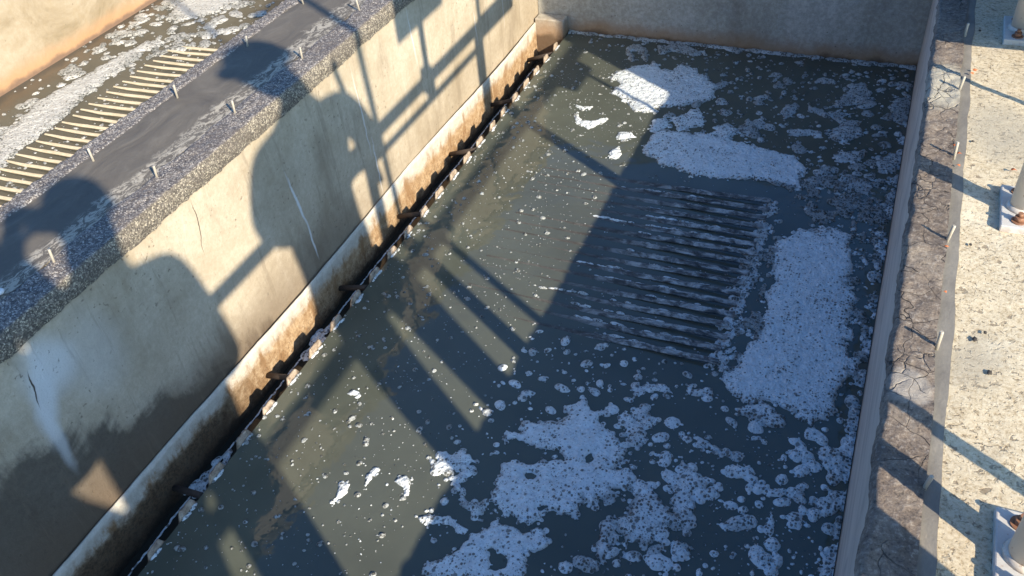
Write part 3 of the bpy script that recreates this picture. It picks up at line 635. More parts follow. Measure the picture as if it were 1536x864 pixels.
# ================================================================ FOAM
def pxw(P): return [tuple(p) for p in P]
fo = Field(XWEIR + .004, XWR - .002, .52, YB - .002, .0024, 3)
P = {'raft_back': ([(-0.8878, 2.6996), (-0.8847, 2.751), (-0.858, 2.7834), (-0.821, 2.8238), (-0.7767, 2.8399), (-0.7699, 2.8679), (-0.7452, 2.8582), (-0.7254, 2.8215), (-0.6923, 2.8143), (-0.6893, 2.8667), (-0.6612, 2.8788), (-0.6121, 2.8445), (-0.562, 2.8115), (-0.5177, 2.7492), (-0.5036, 2.6678), (-0.5437, 2.6114), (-0.5907, 2.5855), (-0.6307, 2.5841), (-0.6638, 2.5482), (-0.6906, 2.5231), (-0.7368, 2.5109), (-0.7688, 2.5709), (-0.8087, 2.5792), (-0.846, 2.6074), (-0.8536, 2.6538), (-0.8423, 2.6862)], 1.0, 0.7, 0.04, 0.0), 'raft_mid': ([(-0.6575, 2.3114), (-0.6523, 2.3824), (-0.6045, 2.4289), (-0.5191, 2.4311), (-0.4354, 2.4334), (-0.3494, 2.4165), (-0.2659, 2.4002), (-0.194, 2.3817), (-0.1532, 2.3296), (-0.1562, 2.2637), (-0.1556, 2.201), (-0.225, 2.2262), (-0.3109, 2.2264), (-0.3841, 2.2054), (-0.463, 2.2047), (-0.5472, 2.2179), (-0.6166, 2.244)], 1.0, 0.9, 0.035, 0.0), 'raft_mid_a': ([(-0.6699, 2.4669), (-0.6251, 2.5051), (-0.5895, 2.4541), (-0.6236, 2.4195), (-0.6601, 2.4096)], 0.7, 0.7, 0.0, 0.0), 'raft_mid_b': ([(-0.6021, 2.4851), (-0.5531, 2.5684), (-0.51, 2.5533), (-0.5087, 2.4759), (-0.5631, 2.4359)], 0.7, 0.7, 0.0, 0.0), 'raft_mid_c': ([(-0.4793, 2.442), (-0.433, 2.5176), (-0.3806, 2.4688), (-0.4099, 2.4119)], 0.6, 0.7, 0.0, 0.0), 'fringe_left': ([(-0.2578, 1.8783), (-0.1916, 1.9886), (-0.1274, 2.0234), (-0.0945, 1.8159), (-0.0996, 1.563), (-0.1547, 1.4546), (-0.204, 1.4382), (-0.2178, 1.5718), (-0.2382, 1.7437)], 0.12, 1.2, 0, 0.55), 'fringe_right': ([(-0.0091, 2.0376), (0.0946, 2.0902), (0.1056, 1.8786), (0.0995, 1.7475), (0.0612, 1.7106), (0.0246, 1.8264)], 0.08, 1.2, 0, 0.58), 'fringe_top': ([(-0.2784, 2.2574), (-0.0806, 2.3211), (0.0646, 2.3271), (0.0818, 2.1018), (-0.114, 2.0492), (-0.1494, 2.162)], 0.06, 1.3, 0, 0.5), 'fringe_right2': ([(0.0438, 1.7297), (0.0908, 1.7447), (0.0947, 1.5375), (0.0771, 1.4681), (0.0536, 1.5238)], 0.15, 1.2, 0, 0.5), 'raft_right': ([(-0.1245, 2.0274), (-0.0408, 2.0588), (0.002, 2.044), (0.018, 1.9089), (0.0228, 1.8153), (0.0456, 1.7808), (0.0363, 1.6904), (0.0529, 1.6015), (0.0809, 1.5591), (0.0661, 1.5022), (0.0476, 1.4582), (0.0456, 1.3986), (0.0243, 1.3735), (-0.0049, 1.3382), (-0.043, 1.3685), (-0.0956, 1.377), (-0.1387, 1.3686), (-0.2038, 1.4035), (-0.186, 1.4888), (-0.1524, 1.5906), (-0.1577, 1.6853), (-0.1595, 1.801), (-0.175, 1.9541)], 1.0, 0.8, 0.05, 0.0), 'lump_right': ([(-0.1559, 1.3464), (-0.1362, 1.3633), (-0.0935, 1.3655), (-0.0607, 1.3565), (-0.0445, 1.3442), (-0.0493, 1.323), (-0.0706, 1.3177), (-0.1181, 1.3231), (-0.1469, 1.3312)], 0.6, 0.7, 0.02, 0.0), 'raft_low': ([(-0.6023, 1.0907), (-0.5972, 1.1159), (-0.5751, 1.1274), (-0.5866, 1.1555), (-0.5524, 1.1611), (-0.5149, 1.1739), (-0.5093, 1.231), (-0.4825, 1.2716), (-0.4671, 1.2453), (-0.4185, 1.2534), (-0.4269, 1.218), (-0.3857, 1.1845), (-0.3465, 1.154), (-0.3508, 1.1027), (-0.3197, 1.1135), (-0.2994, 1.0744), (-0.3092, 1.0467), (-0.3379, 1.0487), (-0.3083, 1.03), (-0.3529, 1.021), (-0.3482, 0.994), (-0.3836, 1.0034), (-0.3805, 0.9659), (-0.393, 0.95), (-0.4319, 0.9526), (-0.4729, 0.9117), (-0.5182, 0.917), (-0.53, 0.9347), (-0.5542, 0.9431), (-0.5653, 0.9688), (-0.581, 1.0299), (-0.5651, 1.054), (-0.5257, 1.0547), (-0.4949, 1.0802), (-0.4612, 1.0826), (-0.4831, 1.1012), (-0.5159, 1.0955), (-0.5777, 1.1069)], 0.9, 0.7, 0.03, 0.0), 'raft_bottom': ([(-0.6254, 0.7335), (-0.6211, 0.773), (-0.5908, 0.7994), (-0.5739, 0.8369), (-0.5504, 0.8678), (-0.5303, 0.888), (-0.5024, 0.8898), (-0.4726, 0.9004), (-0.4567, 0.9175), (-0.4163, 0.8997), (-0.4295, 0.8729), (-0.4384, 0.8604), (-0.4623, 0.8612), (-0.4443, 0.8337), (-0.4334, 0.8032)], 0.85, 0.7, 0.03, 0.0), 'raft_cell': ([(-0.3343, 0.9939), (-0.299, 0.9998), (-0.2841, 1.0555), (-0.2732, 1.0801), (-0.2451, 1.0489), (-0.2155, 1.0344), (-0.2274, 1.0892), (-0.2274, 1.1638), (-0.1963, 1.1511), (-0.1707, 1.13), (-0.1898, 1.1024), (-0.1705, 1.0619), (-0.1682, 1.0203), (-0.1871, 1.0071), (-0.2245, 0.989), (-0.2344, 0.9446), (-0.247, 0.9293), (-0.2708, 0.9471), (-0.2743, 0.9195), (-0.2977, 0.9565), (-0.3093, 0.9587)], 0.55, 0.8, 0.02, 0.0), 'raft_cell2': ([(-0.3376, 0.9746), (-0.3038, 0.9543), (-0.3091, 0.9287), (-0.3098, 0.8899), (-0.3194, 0.8789), (-0.3372, 0.8922), (-0.3439, 0.9399)], 0.55, 0.8, 0.02, 0.0), 'raft_cell3': ([(-0.2013, 0.9909), (-0.1773, 0.9995), (-0.1576, 0.9722), (-0.1797, 0.9581)], 0.5, 1, 0.02, 0.0), 'isl_a': ([(-0.7227, 0.9975), (-0.7298, 1.0216), (-0.6992, 1.0246), (-0.6833, 1.0415), (-0.6525, 1.0369), (-0.6331, 1.0286), (-0.65, 1.0041), (-0.6287, 0.9714), (-0.6393, 0.9481), (-0.6631, 0.9593), (-0.6589, 0.9899), (-0.6862, 0.9878), (-0.7073, 0.9602), (-0.7242, 0.9782)], 0.8, 0.7, 0.0, 0.0), 'isl_b': ([(-0.6198, 0.9131), (-0.6118, 0.9315), (-0.589, 0.9309), (-0.5768, 0.9438), (-0.5504, 0.9241), (-0.5713, 0.9048), (-0.5731, 0.8859), (-0.5935, 0.8919), (-0.597, 0.9092)], 0.5, 0.7, 0.0, 0.0), 'isl_c': ([(-0.695, 0.8509), (-0.6813, 0.8777), (-0.6698, 0.8699), (-0.6463, 0.8682), (-0.6331, 0.8779), (-0.6135, 0.8682), (-0.5842, 0.8622), (-0.5872, 0.853), (-0.6228, 0.8566), (-0.6541, 0.8537), (-0.6764, 0.8442)], 0.6, 0.7, 0.0, 0.0), 'isl_d': ([(-0.8785, 0.8339), (-0.8892, 0.8621), (-0.8861, 0.8813), (-0.8616, 0.8898), (-0.8636, 0.8711), (-0.87, 0.8546), (-0.8648, 0.8352)], 0.9, 0.7, 0.0, 0.0), 'isl_e': ([(-0.8386, 0.8979), (-0.8441, 0.9217), (-0.8374, 0.9389), (-0.8226, 0.9328), (-0.8183, 0.905), (-0.8277, 0.8873)], 0.9, 0.7, 0.0, 0.0), 'isl_f': ([(-0.7806, 0.9182), (-0.7754, 0.9382), (-0.7595, 0.9475), (-0.7444, 0.9309), (-0.7278, 0.9081), (-0.7448, 0.8986), (-0.7618, 0.9068)], 0.9, 0.7, 0.0, 0.0), 'isl_g': ([(-1.0036, 1.1007), (-0.9928, 1.1131), (-0.9673, 1.1063), (-0.9749, 1.0886), (-0.9909, 1.0854)], 0.9, 0.7, 0.0, 0.0), 'isl_h': ([(-0.9247, 2.4296), (-0.9091, 2.4383), (-0.885, 2.4092), (-0.8208, 2.444), (-0.8129, 2.4198), (-0.8404, 2.3864), (-0.849, 2.3583), (-0.8696, 2.3785), (-0.9046, 2.3864)], 0.9, 0.7, 0.0, 0.0), 'isl_i': ([(-0.7512, 2.347), (-0.7356, 2.3891), (-0.7043, 2.3807), (-0.6809, 2.3538), (-0.7076, 2.3342), (-0.733, 2.3313)], 0.9, 0.7, 0.0, 0.0), 'isl_j': ([(-0.7516, 2.2533), (-0.7249, 2.2847), (-0.6958, 2.2609), (-0.6967, 2.2293), (-0.7261, 2.221)], 0.9, 0.7, 0.0, 0.0), 'isl_k': ([(-0.3802, 1.3295), (-0.3516, 1.3541), (-0.313, 1.3541), (-0.2947, 1.3432), (-0.3297, 1.3314), (-0.3648, 1.3197)], 0.6, 0.7, 0.0, 0.0), 'isl_l': ([(-0.3855, 1.2462), (-0.3746, 1.2601), (-0.358, 1.2354), (-0.341, 1.2492), (-0.3213, 1.2124), (-0.3212, 1.1817), (-0.3427, 1.1705), (-0.366, 1.1932)], 0.55, 0.7, 0.0, 0.0), 'isl_m': ([(-0.2235, 1.2267), (-0.212, 1.2499), (-0.1709, 1.2259), (-0.1514, 1.2327), (-0.1308, 1.2211), (-0.1329, 1.1984), (-0.1654, 1.2018), (-0.2044, 1.2069)], 0.55, 0.7, 0.0, 0.0), 'isl_n': ([(-0.1443, 1.1692), (-0.1274, 1.1859), (-0.0947, 1.1919), (-0.076, 1.1649), (-0.0365, 1.1649), (-0.0123, 1.1529), (-0.0253, 1.1382), (-0.0643, 1.138), (-0.1062, 1.1491)], 0.6, 0.7, 0.0, 0.0), 'isl_o': ([(-0.9414, 2.5026), (-0.8885, 2.5072), (-0.8849, 2.4899), (-0.9222, 2.4754)], 0.8, 0.7, 0.0, 0.0), 'isl_p': ([(-0.7936, 2.9872), (-0.7403, 3.0223), (-0.6503, 3.0103), (-0.6058, 2.9773), (-0.6442, 2.9358), (-0.7237, 2.9598), (-0.7646, 2.9281)], 0.3, 0.7, 0.0, 0.0), 'isl_q': ([(-0.9053, 2.9606), (-0.859, 2.9941), (-0.823, 2.9579), (-0.7908, 2.8894), (-0.7984, 2.8557), (-0.8422, 2.9203), (-0.8689, 2.9248), (-0.8313, 2.8582), (-0.8545, 2.8525), (-0.894, 2.9078)], 0.3, 0.7, 0.0, 0.0), 'rw_a': ([(0.02, 1.2806), (0.0399, 1.3098), (0.0697, 1.3052), (0.0814, 1.3505), (0.1042, 1.3488), (0.1045, 1.2315), (0.0885, 1.2173), (0.0658, 1.2145), (0.0435, 1.2453)], 0.5, 0.7, 0.0, 0.0), 'rw_b': ([(0.0449, 1.163), (0.0693, 1.1884), (0.0999, 1.2059), (0.1005, 1.1595), (0.0764, 1.1347), (0.0575, 1.1279)], 0.5, 0.7, 0.0, 0.0), 'rw_c': ([(0.0703, 1.0196), (0.085, 1.07), (0.1051, 1.0818), (0.1086, 0.9971), (0.0786, 0.9862)], 0.5, 0.7, 0.0, 0.0), 'rw_d': ([(0.0724, 1.4257), (0.1044, 1.4466), (0.1083, 1.3597), (0.0754, 1.3675)], 0.4, 0.7, 0.0, 0.0), 'tr_a': ([(-0.1515, 2.7009), (-0.1154, 2.773), (-0.0702, 2.8868), (-0.0452, 2.8884), (-0.0219, 2.8246), (-0.0375, 2.7396), (-0.1018, 2.7139)], 0.3, 0.7, 0.0, 0.0), 'tr_b': ([(-0.2129, 2.6936), (-0.1469, 2.667), (-0.0613, 2.6811), (-0.106, 2.6349), (-0.1776, 2.6244)], 0.3, 0.7, 0.0, 0.0), 'tr_c': ([(-0.2934, 2.6108), (-0.2734, 2.6778), (-0.2289, 2.6628), (-0.2454, 2.6106)], 0.3, 0.7, 0.0, 0.0), 'tr_d': ([(0.0261, 2.7475), (0.051, 2.8072), (0.1048, 2.8122), (0.1041, 2.6331), (0.0536, 2.6608)], 0.3, 0.7, 0.0, 0.0), 'tr_e': ([(-0.1244, 2.6215), (-0.0412, 2.627), (-0.0169, 2.5478), (-0.0649, 2.4949), (-0.1169, 2.5204)], 0.3, 0.7, 0.0, 0.0), 'tr_f': ([(-0.1108, 2.405), (-0.0737, 2.442), (-0.0083, 2.4679), (-0.014, 2.3837), (-0.0786, 2.3765)], 0.35, 0.7, 0.0, 0.0), 'tr_g': ([(0.0189, 2.4226), (0.0516, 2.4693), (0.0902, 2.45), (0.0884, 2.3621), (0.0467, 2.3646)], 0.35, 0.7, 0.0, 0.0), 'tr_h': ([(-0.0738, 2.2697), (0.0128, 2.3052), (0.0379, 2.2708), (-0.0325, 2.2299)], 0.4, 0.7, 0.0, 0.0), 'tr_i': ([(-0.4101, 2.4608), (-0.3772, 2.5539), (-0.3288, 2.5754), (-0.3098, 2.5296), (-0.3474, 2.4574)], 0.35, 0.7, 0.0, 0.0), 'tr_j': ([(-0.2476, 2.5256), (-0.1317, 2.557), (-0.1353, 2.5114), (-0.2218, 2.4917)], 0.35, 0.7, 0.0, 0.0), 'far_raft': ([(-2.5094, 1.4046), (-2.7055, 1.6937), (-2.7661, 1.9351), (-2.7323, 2.2056), (-2.6939, 2.434), (-2.652, 2.4081), (-2.625, 2.2877), (-2.6202, 2.1898), (-2.6258, 2.1244), (-2.5953, 1.9551), (-2.5728, 1.8196), (-2.5633, 1.6891), (-2.5379, 1.5509), (-2.4661, 1.4172)], 0.95, 0.9, 0.08, 0), 'far_raft2': ([(-2.7631, 2.6315), (-2.8112, 2.7553), (-2.8145, 2.9179), (-2.5989, 2.9632), (-2.5409, 2.8347), (-2.5843, 2.7776), (-2.6174, 2.6643), (-2.6811, 2.637)], 0.9, 1.2, 0.05, 0), 'far_a': ([(-2.7425, 1.7283), (-2.7832, 1.8573), (-2.7741, 1.943), (-2.7072, 1.8299), (-2.6756, 1.724), (-2.6285, 1.5659)], 0.6, 1.5, 0.05, 0.62), 'far_b': ([(-2.9011, 2.4281), (-2.8778, 2.56), (-2.7752, 2.5833), (-2.7658, 2.4906), (-2.8264, 2.4028)], 0.7, 1.5, 0.05, 0.62), 'far_c': ([(-2.8955, 2.6216), (-2.8649, 2.7995), (-2.7701, 2.6829), (-2.8044, 2.5767)], 0.6, 1.5, 0.05, 0.6), 'far_d': ([(-2.6951, 2.5696), (-2.6088, 2.6533), (-2.4779, 2.5697), (-2.5409, 2.4821), (-2.6158, 2.4524)], 0.6, 1.5, 0.04, 0.55), 'far_e': ([(-2.6796, 2.3897), (-2.5719, 2.439), (-2.4547, 2.455), (-2.5625, 2.3482), (-2.5784, 2.1787)], 0.5, 1.5, 0.04, 0.58)}
for nm, (pts, dens, amp, fade, holes) in P.items():
    if nm.startswith('far'): continue
    fo.poly(pts, dens, amp, fade, holes)
for (x, y, r) in [(-0.5071, 1.0193, 0.011), (-0.4107, 1.1075, 0.012), (-0.5019, 0.8221, 0.016), (-0.4616, 0.9555, 0.007), (0.0502, 1.8082, 0.012), (0.0788, 1.7285, 0.014), (0.0673, 1.6292, 0.013), (0.0936, 1.548, 0.02), (0.0678, 1.465, 0.012), (-0.1987, 2.6017, 0.05), (-0.1561, 2.5878, 0.045), (-0.3138, 1.0078, 0.008)]: fo.hole(x, y, r)
WH = [(XWEIR + .005, .52), (XWR - .005, .52), (XWR - .005, YB - .01), (XWEIR + .005, YB - .01)]
RG = {'left': [(-1.1373, 2.9629), (-0.6789, 2.7033), (-0.6599, 2.0474), (-0.7147, 1.4608), (-0.731, 0.9759), (-0.7078, 0.7036), (-1.169, 0.5361)], 'lowright': [(-0.4433, 1.2721), (-0.2163, 1.2679), (0.0339, 1.3534), (0.0782, 0.989), (-0.4322, 0.8036), (-0.3342, 0.9434), (-0.2973, 1.0909)], 'topright': [(-0.5709, 2.8294), (-0.4179, 2.8676), (0.0895, 2.9701), (0.0988, 2.138), (-0.1283, 2.202), (-0.1876, 2.4026), (-0.6294, 2.4011), (-0.6689, 2.5423)], 'backstrip': [(-1.0973, 3.0015), (0.0844, 3.0421), (0.0845, 2.898), (-0.4681, 2.7811), (-0.7836, 2.9073), (-1.036, 2.9013)], 'mid': [(-0.731, 0.9759), (-0.683, 1.471), (-0.2111, 1.4359), (-0.1366, 1.2952), (-0.4433, 1.2721), (-0.6034, 1.0389), (-0.6161, 0.7489)], 'farmosaic': [(-2.7613, 1.7459), (-2.8896, 2.1948), (-2.9265, 2.7862), (-2.3854, 2.9027), (-2.3663, 2.4644), (-2.6588, 2.3654), (-2.7531, 2.2283), (-2.7776, 1.883), (-2.6515, 1.4788)]}
fo.scatter(WH, 1500, .0010, .0036, .16, 3, .5)
fo.scatter(RG['left'], 800, .0013, .0075, .2, 3.6, .6)
fo.scatter(RG['lowright'], 210, .003, .019, .68, 2.2, .8)
fo.scatter(RG['lowright'], 380, .0010, .0026, .4, 1, .4)
fo.scatter(RG['topright'], 150, .004, .022, .3, 2., 1.0)
fo.scatter(RG['topright'], 330, .002, .0065, .3, 1, .5)
fo.scatter(RG['backstrip'], 170, .003, .010, .25, 2, .8)
fo.scatter(WH, 1500, .0008, .0020, .4, 1, .4)
fo.scatter(RG['left'], 1300, .0008, .0021, .36, 1, .4)
fo.scatter(RG['mid'], 220, .002, .012, .5, 3, .8)
for k in range(95):          # foam caught along the right wall
    y = rng.uniform(.55, 2.9); fo.blob(XWR - .002 - abs(rng.normal(0, .012)), y, rng.uniform(.004, .016), .4, 1 + rng.random(), 1.57)
for k in range(120):          # thin scum along the end wall
    fo.blob(rng.uniform(XWEIR, XWR), YB - abs(rng.normal(0, .006)) - .003, rng.uniform(.004, .014), .3, 2.2, 0)
for yy in gy:                  # scum lying along the slats
    n0 = rng.uniform(-.74, -.42)
    for k in range(46):
        t = k / 46; x = n0 + (-.225 - n0) * t + rng.normal(0, .004)
        if rng.random() < .58: fo.blob(x, yy + .0125 + rng.normal(0, .003), rng.uniform(.002, .0062), rng.uniform(.3, .7), 2.4, 0, .6)
    for k in range(18):
        fo.blob(-.222 + rng.normal(0, .012), yy + rng.uniform(-.02, .02), rng.uniform(.003, .009), .4, 1.3, 1.2)
for yy in np.arange(.906 - .0993 * 4, 2.95, .0993):   # foam gathered at the foot of each weir tooth
    for k in range(7): fo.blob(XWEIR + .005 + abs(rng.normal(0, .002)), yy + rng.uniform(-.02, .02), rng.uniform(.002, .0045), .55, 2.2, 1.57)
f1 = fo.build('foam', M['foam'], WATER); tag(f1, 'white and blue-grey scum foam floating on the near tank', 'foam', kind='stuff')
ff = Field(-2.938, -1.58, .75, 3.9, .006, 23)
for nm, (pts, dens, amp, fade, holes) in P.items():
    if nm.startswith('far'): ff.poly(pts, dens, amp, fade, holes)
FW = [(-2.935, .8), (-2.0, .8), (-2.0, 3.8), (-2.935, 3.8)]
ff.scatter(FW, 1500, .002, .008, .5, 2)
ff.scatter(RG['farmosaic'], 190, .006, .028, .5, 2, 1.2)
for yy in gy2:
    for k in range(5): ff.blob(-2.5 + rng.uniform(-.07, .25), yy - .017 + rng.normal(0, .004), rng.uniform(.002, .006), .5, 1.5, 0)
f2 = ff.build('foam', M['ffoam'], FARW); tag(f2, 'cream scum raft floating on the neighbouring tank', 'foam', kind='stuff')
tr = Field(XWL + .008, XWEIR - .006, .5, 2.9, .003, 29)
for k in range(330): tr.blob(XWL + .030 + .0018 * math.sin(k * .11) + rng.normal(0, .0008), .5 + 2.4 * k / 330, rng.uniform(.0016, .0028), .8, 2.6, 1.57)
for y0 in (.80, .45, 1.26): 
    for k in range(22): tr.blob(XWL + .034 + rng.normal(0, .010), y0 + rng.uniform(-.01, .12), rng.uniform(.004, .010), .7, 1.8, 1.57)
f3 = tr.build('foam', M['foam'], -.5995); tag(f3, 'thin blue-white line of foam running inside the dark overflow trough', 'foam', kind='stuff')

# ================================================================ RAILING
rl = empty('railing', (.27, .76, 0)); tag(rl, 'white pipe railing whose base plates are bolted along the right walkway', 'railing')
PY = [-2.25, -1.495, -.74, .01, .765, 1.515, 2.262, 3.01, 3.76]
for i, yy in enumerate(PY):
    x = .272; rp = .0215
    p = MB().tube([(x, yy, .006), (x, yy, .76)], rp, 24).build('post', M['post'], rl)
    MB().box(x - .034, x + .034, yy - .066, yy + .066, -.006, .0085, .002).build('base_plate', M['plate'], p)
    MB().tube([(x, yy, .0082), (x, yy, .013), (x, yy, .016)], [rp + .006, rp + .004, rp + .0005], 24).build('weld_collar', M['post'], p)
    for s in (-1, 1):
        for xx in (x - .006,):
            MB().tube([(xx, yy + s * .046, .008), (xx, yy + s * .046, .0105)], .0125, 16).tube([(xx, yy + s * .046, .0105), (xx, yy + s * .046, .019)], .0085, 6).tube([(xx, yy + s * .046, .019), (xx, yy + s * .046, .026)], .0045, 10).build('anchor_bolt', M['bolt'], p)
for z, r in ((.757, .0205), (.385, .019)):
    MB().tube([(.272, -2.3, z), (.272, 3.8, z)], r, 16).build('top_rail' if z > .5 else 'mid_rail', M['post'], rl)
MB().tube([(.272, .80, .688), (.272, 1.52, .688)], .012, 12).build('lower_conduit', M['galv'], rl)
MB().tube([(.272, 1.55, .745), (.272, 1.80, .745)], .036, 16).build('pipe_sleeve', M['galv'], rl)
MB().tube([(.272, 1.80, .36), (.272, 1.955, .36)], .04, 16).build('pipe_coupling', M['galv'], rl)
MB().tube([(.272, 1.543, .42), (.272, 1.543, 1.5)], .011, 12).build('vertical_conduit', M['galv'], rl)

def sil(ys, zs, X):           # a point of the shadow traced back to the railing plane, moved along the sun's ray to depth X
    d = X - XR; return Vector((X, ys - .637 * d, zs + .657 * d + 1))

# --- sign on a short pole clamped to the top rail
sg = empty('sign_board', (.272, 1.16, .72)); tag(sg, 'blank rectangular sign board on a short pole clamped to the walkway railing', 'sign')
MB().box(.256, .264, 1.03, 1.315, .925, 1.33, .002).build('board', M['sign'], sg)
MB().tube([(.276, 1.155, .70), (.276, 1.155, 1.3)], .014, 12).build('pole', M['galv'], sg)
MB().box(.246, .298, 1.13, 1.18, .715, .795, .004).build('clamp', M['galv'], sg)

# --- thin leaning pole, short stake
lp = empty('lamp_pole', tuple(sil(.882, -1.141, .5))); tag(lp, 'thin tall leaning pole standing on the walkway behind the railing', 'pole')
MB().tube([sil(.882, -1.141, .5), sil(.80, .42, .5), sil(.78, .85, .5)], [.0125, .0115, .011], 12).build('shaft', M['galv'], lp)
q = sil(.78, .85, .5); MB().tube([q, q + Vector((-.06, 0, .03)), q + Vector((-.16, 0, .02))], [.012, .012, .01], 10).build('arm', M['galv'], lp)
MB().box(q.x - .30, q.x - .15, q.y - .04, q.y + .04, q.z, q.z + .03, .006).build('lamp_head', M['cab'], lp)
MB().box(.46, .54, lp.location.y / H - .04, lp.location.y / H + .04, -.004, .012, .002).build('foot_plate', M['galv'], lp)
st = empty('marker_stake', tuple(sil(1.922, -1.037, .34))); tag(st, 'short thin steel stake beside the railing near the raised cabinet', 'stake')
MB().tube([sil(1.922, -1.045, .34), sil(1.922, -.62, .34)], .0075, 10).build('rod', M['galv'], st)
MB().tube([sil(1.922, -.63, .34), sil(1.922, -.61, .34)], [.011, .008], 10).build('cap', M['bolt'], st)

# --- unseen cabinet on legs, shaped to cast the shadow across the far end
cx0, cx1, cy0, cy1 = .352, .95, 2.005, 3.9
cz0 = .165
cab = empty('shadow_cabinet', (.65, 2.9, 0)); tag(cab, 'unseen grey-green cabinet on short legs, added to cast the far-end shadow', 'cabinet')
MB().box(cx0, cx1, cy0, cy1, cz0, 1.45, .006).build('housing', M['cab'], cab)
MB().box(cx0 - .0, cx1 + .03, cy0 - .0, cy1 + .02, 1.452, 1.475, .003).build('roof', M['galv'], cab)
for yy in (2.1, 2.95, 3.8):
    for xx in (cx0 + .09, cx1 - .05): MB().box(xx - .02, xx + .02, yy - .02, yy + .02, -.005, cz0 + .002).build('leg', M['galv'], cab)
for k in range(3):
    d = MB().box(cx0 - .006, cx0 - .001, 2.05 + k * .62, 2.63 + k * .62, .22, 1.40, .003).build('door', M['cab'], cab)
    MB().box(cx0 - .018, cx0 - .005, 2.57 + k * .62, 2.59 + k * .62, .74, .86, .002).build('handle', M['galv'], d)

# --- small fallen leaves and grit on the walkway
for i, (x, y, s) in enumerate([(0.1826, 2.0365, 0.006), (0.1763, 2.0189, 0.005), (0.1639, 1.6773, 0.005), (0.1555, 1.7052, 0.004), (0.1644, 1.6334, 0.004), (0.26, 1.6439, 0.0065), (0.1558, 1.3681, 0.004), (0.1597, 1.2454, 0.003)]):
    b = MB(); vs = []
    for k in range(9):
        a = 2 * math.pi * k / 9; rr = s * (1 + .25 * math.sin(3 * a + i))
        vs.append(b.bm.verts.new((x + rr * math.cos(a + i), y + .55 * rr * math.sin(a + i), .0035 + .25 * s * math.cos(2 * a))))
    c = b.bm.verts.new((x, y, .006 + .1 * s)); 
    for k in range(9): b.bm.faces.new((vs[k], vs[(k + 1) % 9], c))
    o = b.build('dry_leaf', M['leaf']); tag(o, 'tiny curled orange leaf fragment lying on the walkway or bitumen strip', 'leaf', 'leaf fragments on the walkway')
for i, (x, y, s) in enumerate([(0.2077, 1.15, 0.006), (0.2292, 1.083, 0.0055), (0.2212, 1.1699, 0.004), (0.1939, 1.3913, 0.004), (0.1871, 1.7371, 0.004), (0.1883, 2.2526, 0.005)]):
    b = MB(); g = bmesh.ops.create_icosphere(b.bm, subdivisions=2, radius=1)
    for v in g['verts']:
        k = s * (1 + .3 * math.sin(5 * v.co.x + i) * math.cos(4 * v.co.y)); k *= .62; v.co = Vector((x + v.co.x * k, y + v.co.y * k * 1.5, -.001 + v.co.z * k * .45))
    for fc in b.bm.faces: fc.smooth = True
    o = b.build('pebble', M['gravel']); tag(o, 'small dark pebble lying on the pale walkway concrete', 'pebble', 'dark pebbles on the walkway')
b = MB().ball((-1.3575, .7115, ZT + .004), .009, 14, (1, 1, .55)); o = b.build('pin_cap', M['sign'])
tag(o, 'small round white cap on the grey membrane at the left edge', 'cap')

# ================================================================ PEOPLE
def skin_mesh(verts, edges, root=0, sub=2):
    """verts: (co, rx, ry) -> one continuous surface grown by the Skin modifier, baked"""
    me = bpy.data.meshes.new('tmp'); me.from_pydata([tuple(Vector(v[0]) * H) for v in verts], edges, [])
    o = bpy.data.objects.new('tmp', me); COL.objects.link(o)
    bm = bmesh.new(); bm.from_mesh(me); bm.verts.ensure_lookup_table(); L = bm.verts.layers.skin.verify()
    for i, v in enumerate(bm.verts):
        v[L].radius = (verts[i][1] * H, verts[i][2] * H); v[L].use_root = (i == root)
    bm.to_mesh(me); bm.free()
    o.modifiers.new('skin', 'SKIN').use_smooth_shade = True
    s = o.modifiers.new('sub', 'SUBSURF'); s.levels = sub; s.render_levels = sub
    dg = bpy.context.evaluated_depsgraph_get(); out = bpy.data.meshes.new_from_object(o.evaluated_get(dg))
    bpy.data.objects.remove(o); bpy.data.meshes.remove(me)
    return out
M['skin'] = m_simple('skin', (.46, .27, .19), .5, 0, .08, 20, .05); M['hair'] = m_simple('dark_hair', (.03, .02, .015), .6, 0, .4, 90)
M['boot'] = m_simple('black_boot', (.03, .03, .03), .6, 0, .3, 30); M['eye'] = m_simple('eye', (.75, .75, .75), .2, 0, .05, 10)
M['phone'] = m_simple('black_phone', (.02, .02, .022), .25, 0, .1, 10)
def hand(V, E, wrist, palm, fdir, side, up):
    """palm and five separate curled fingers rooted inside the palm"""
    fdir = Vector(fdir).normalized(); side = Vector(side).normalized(); up = Vector(up).normalized()
    p = len(V); V.append((palm, .022, .014)); E.append((wrist, p)); palm = Vector(palm)
    for k, ln in enumerate((.040, .046, .043, .034)):
        b = palm + side * (.0165 - .011 * k) + fdir * .024
        i = len(V); V.append((b, .0062, .0062)); E.append((p, i))
        V.append((b + fdir * ln * .6 - up * ln * .12, .0058, .0058)); E.append((i, i + 1))
        V.append((b + fdir * ln * .85 - up * ln * .55, .005, .005)); E.append((i + 1, i + 2))
    i = len(V); V.append((palm + side * .026 - fdir * .002, .0075, .0075)); E.append((p, i))
    V.append((palm + side * .038 + fdir * .018 - up * .006, .0064, .0064)); E.append((i, i + 1))
    V.append((palm + side * .040 + fdir * .034 - up * .016, .0055, .0055)); E.append((i + 1, i + 2))
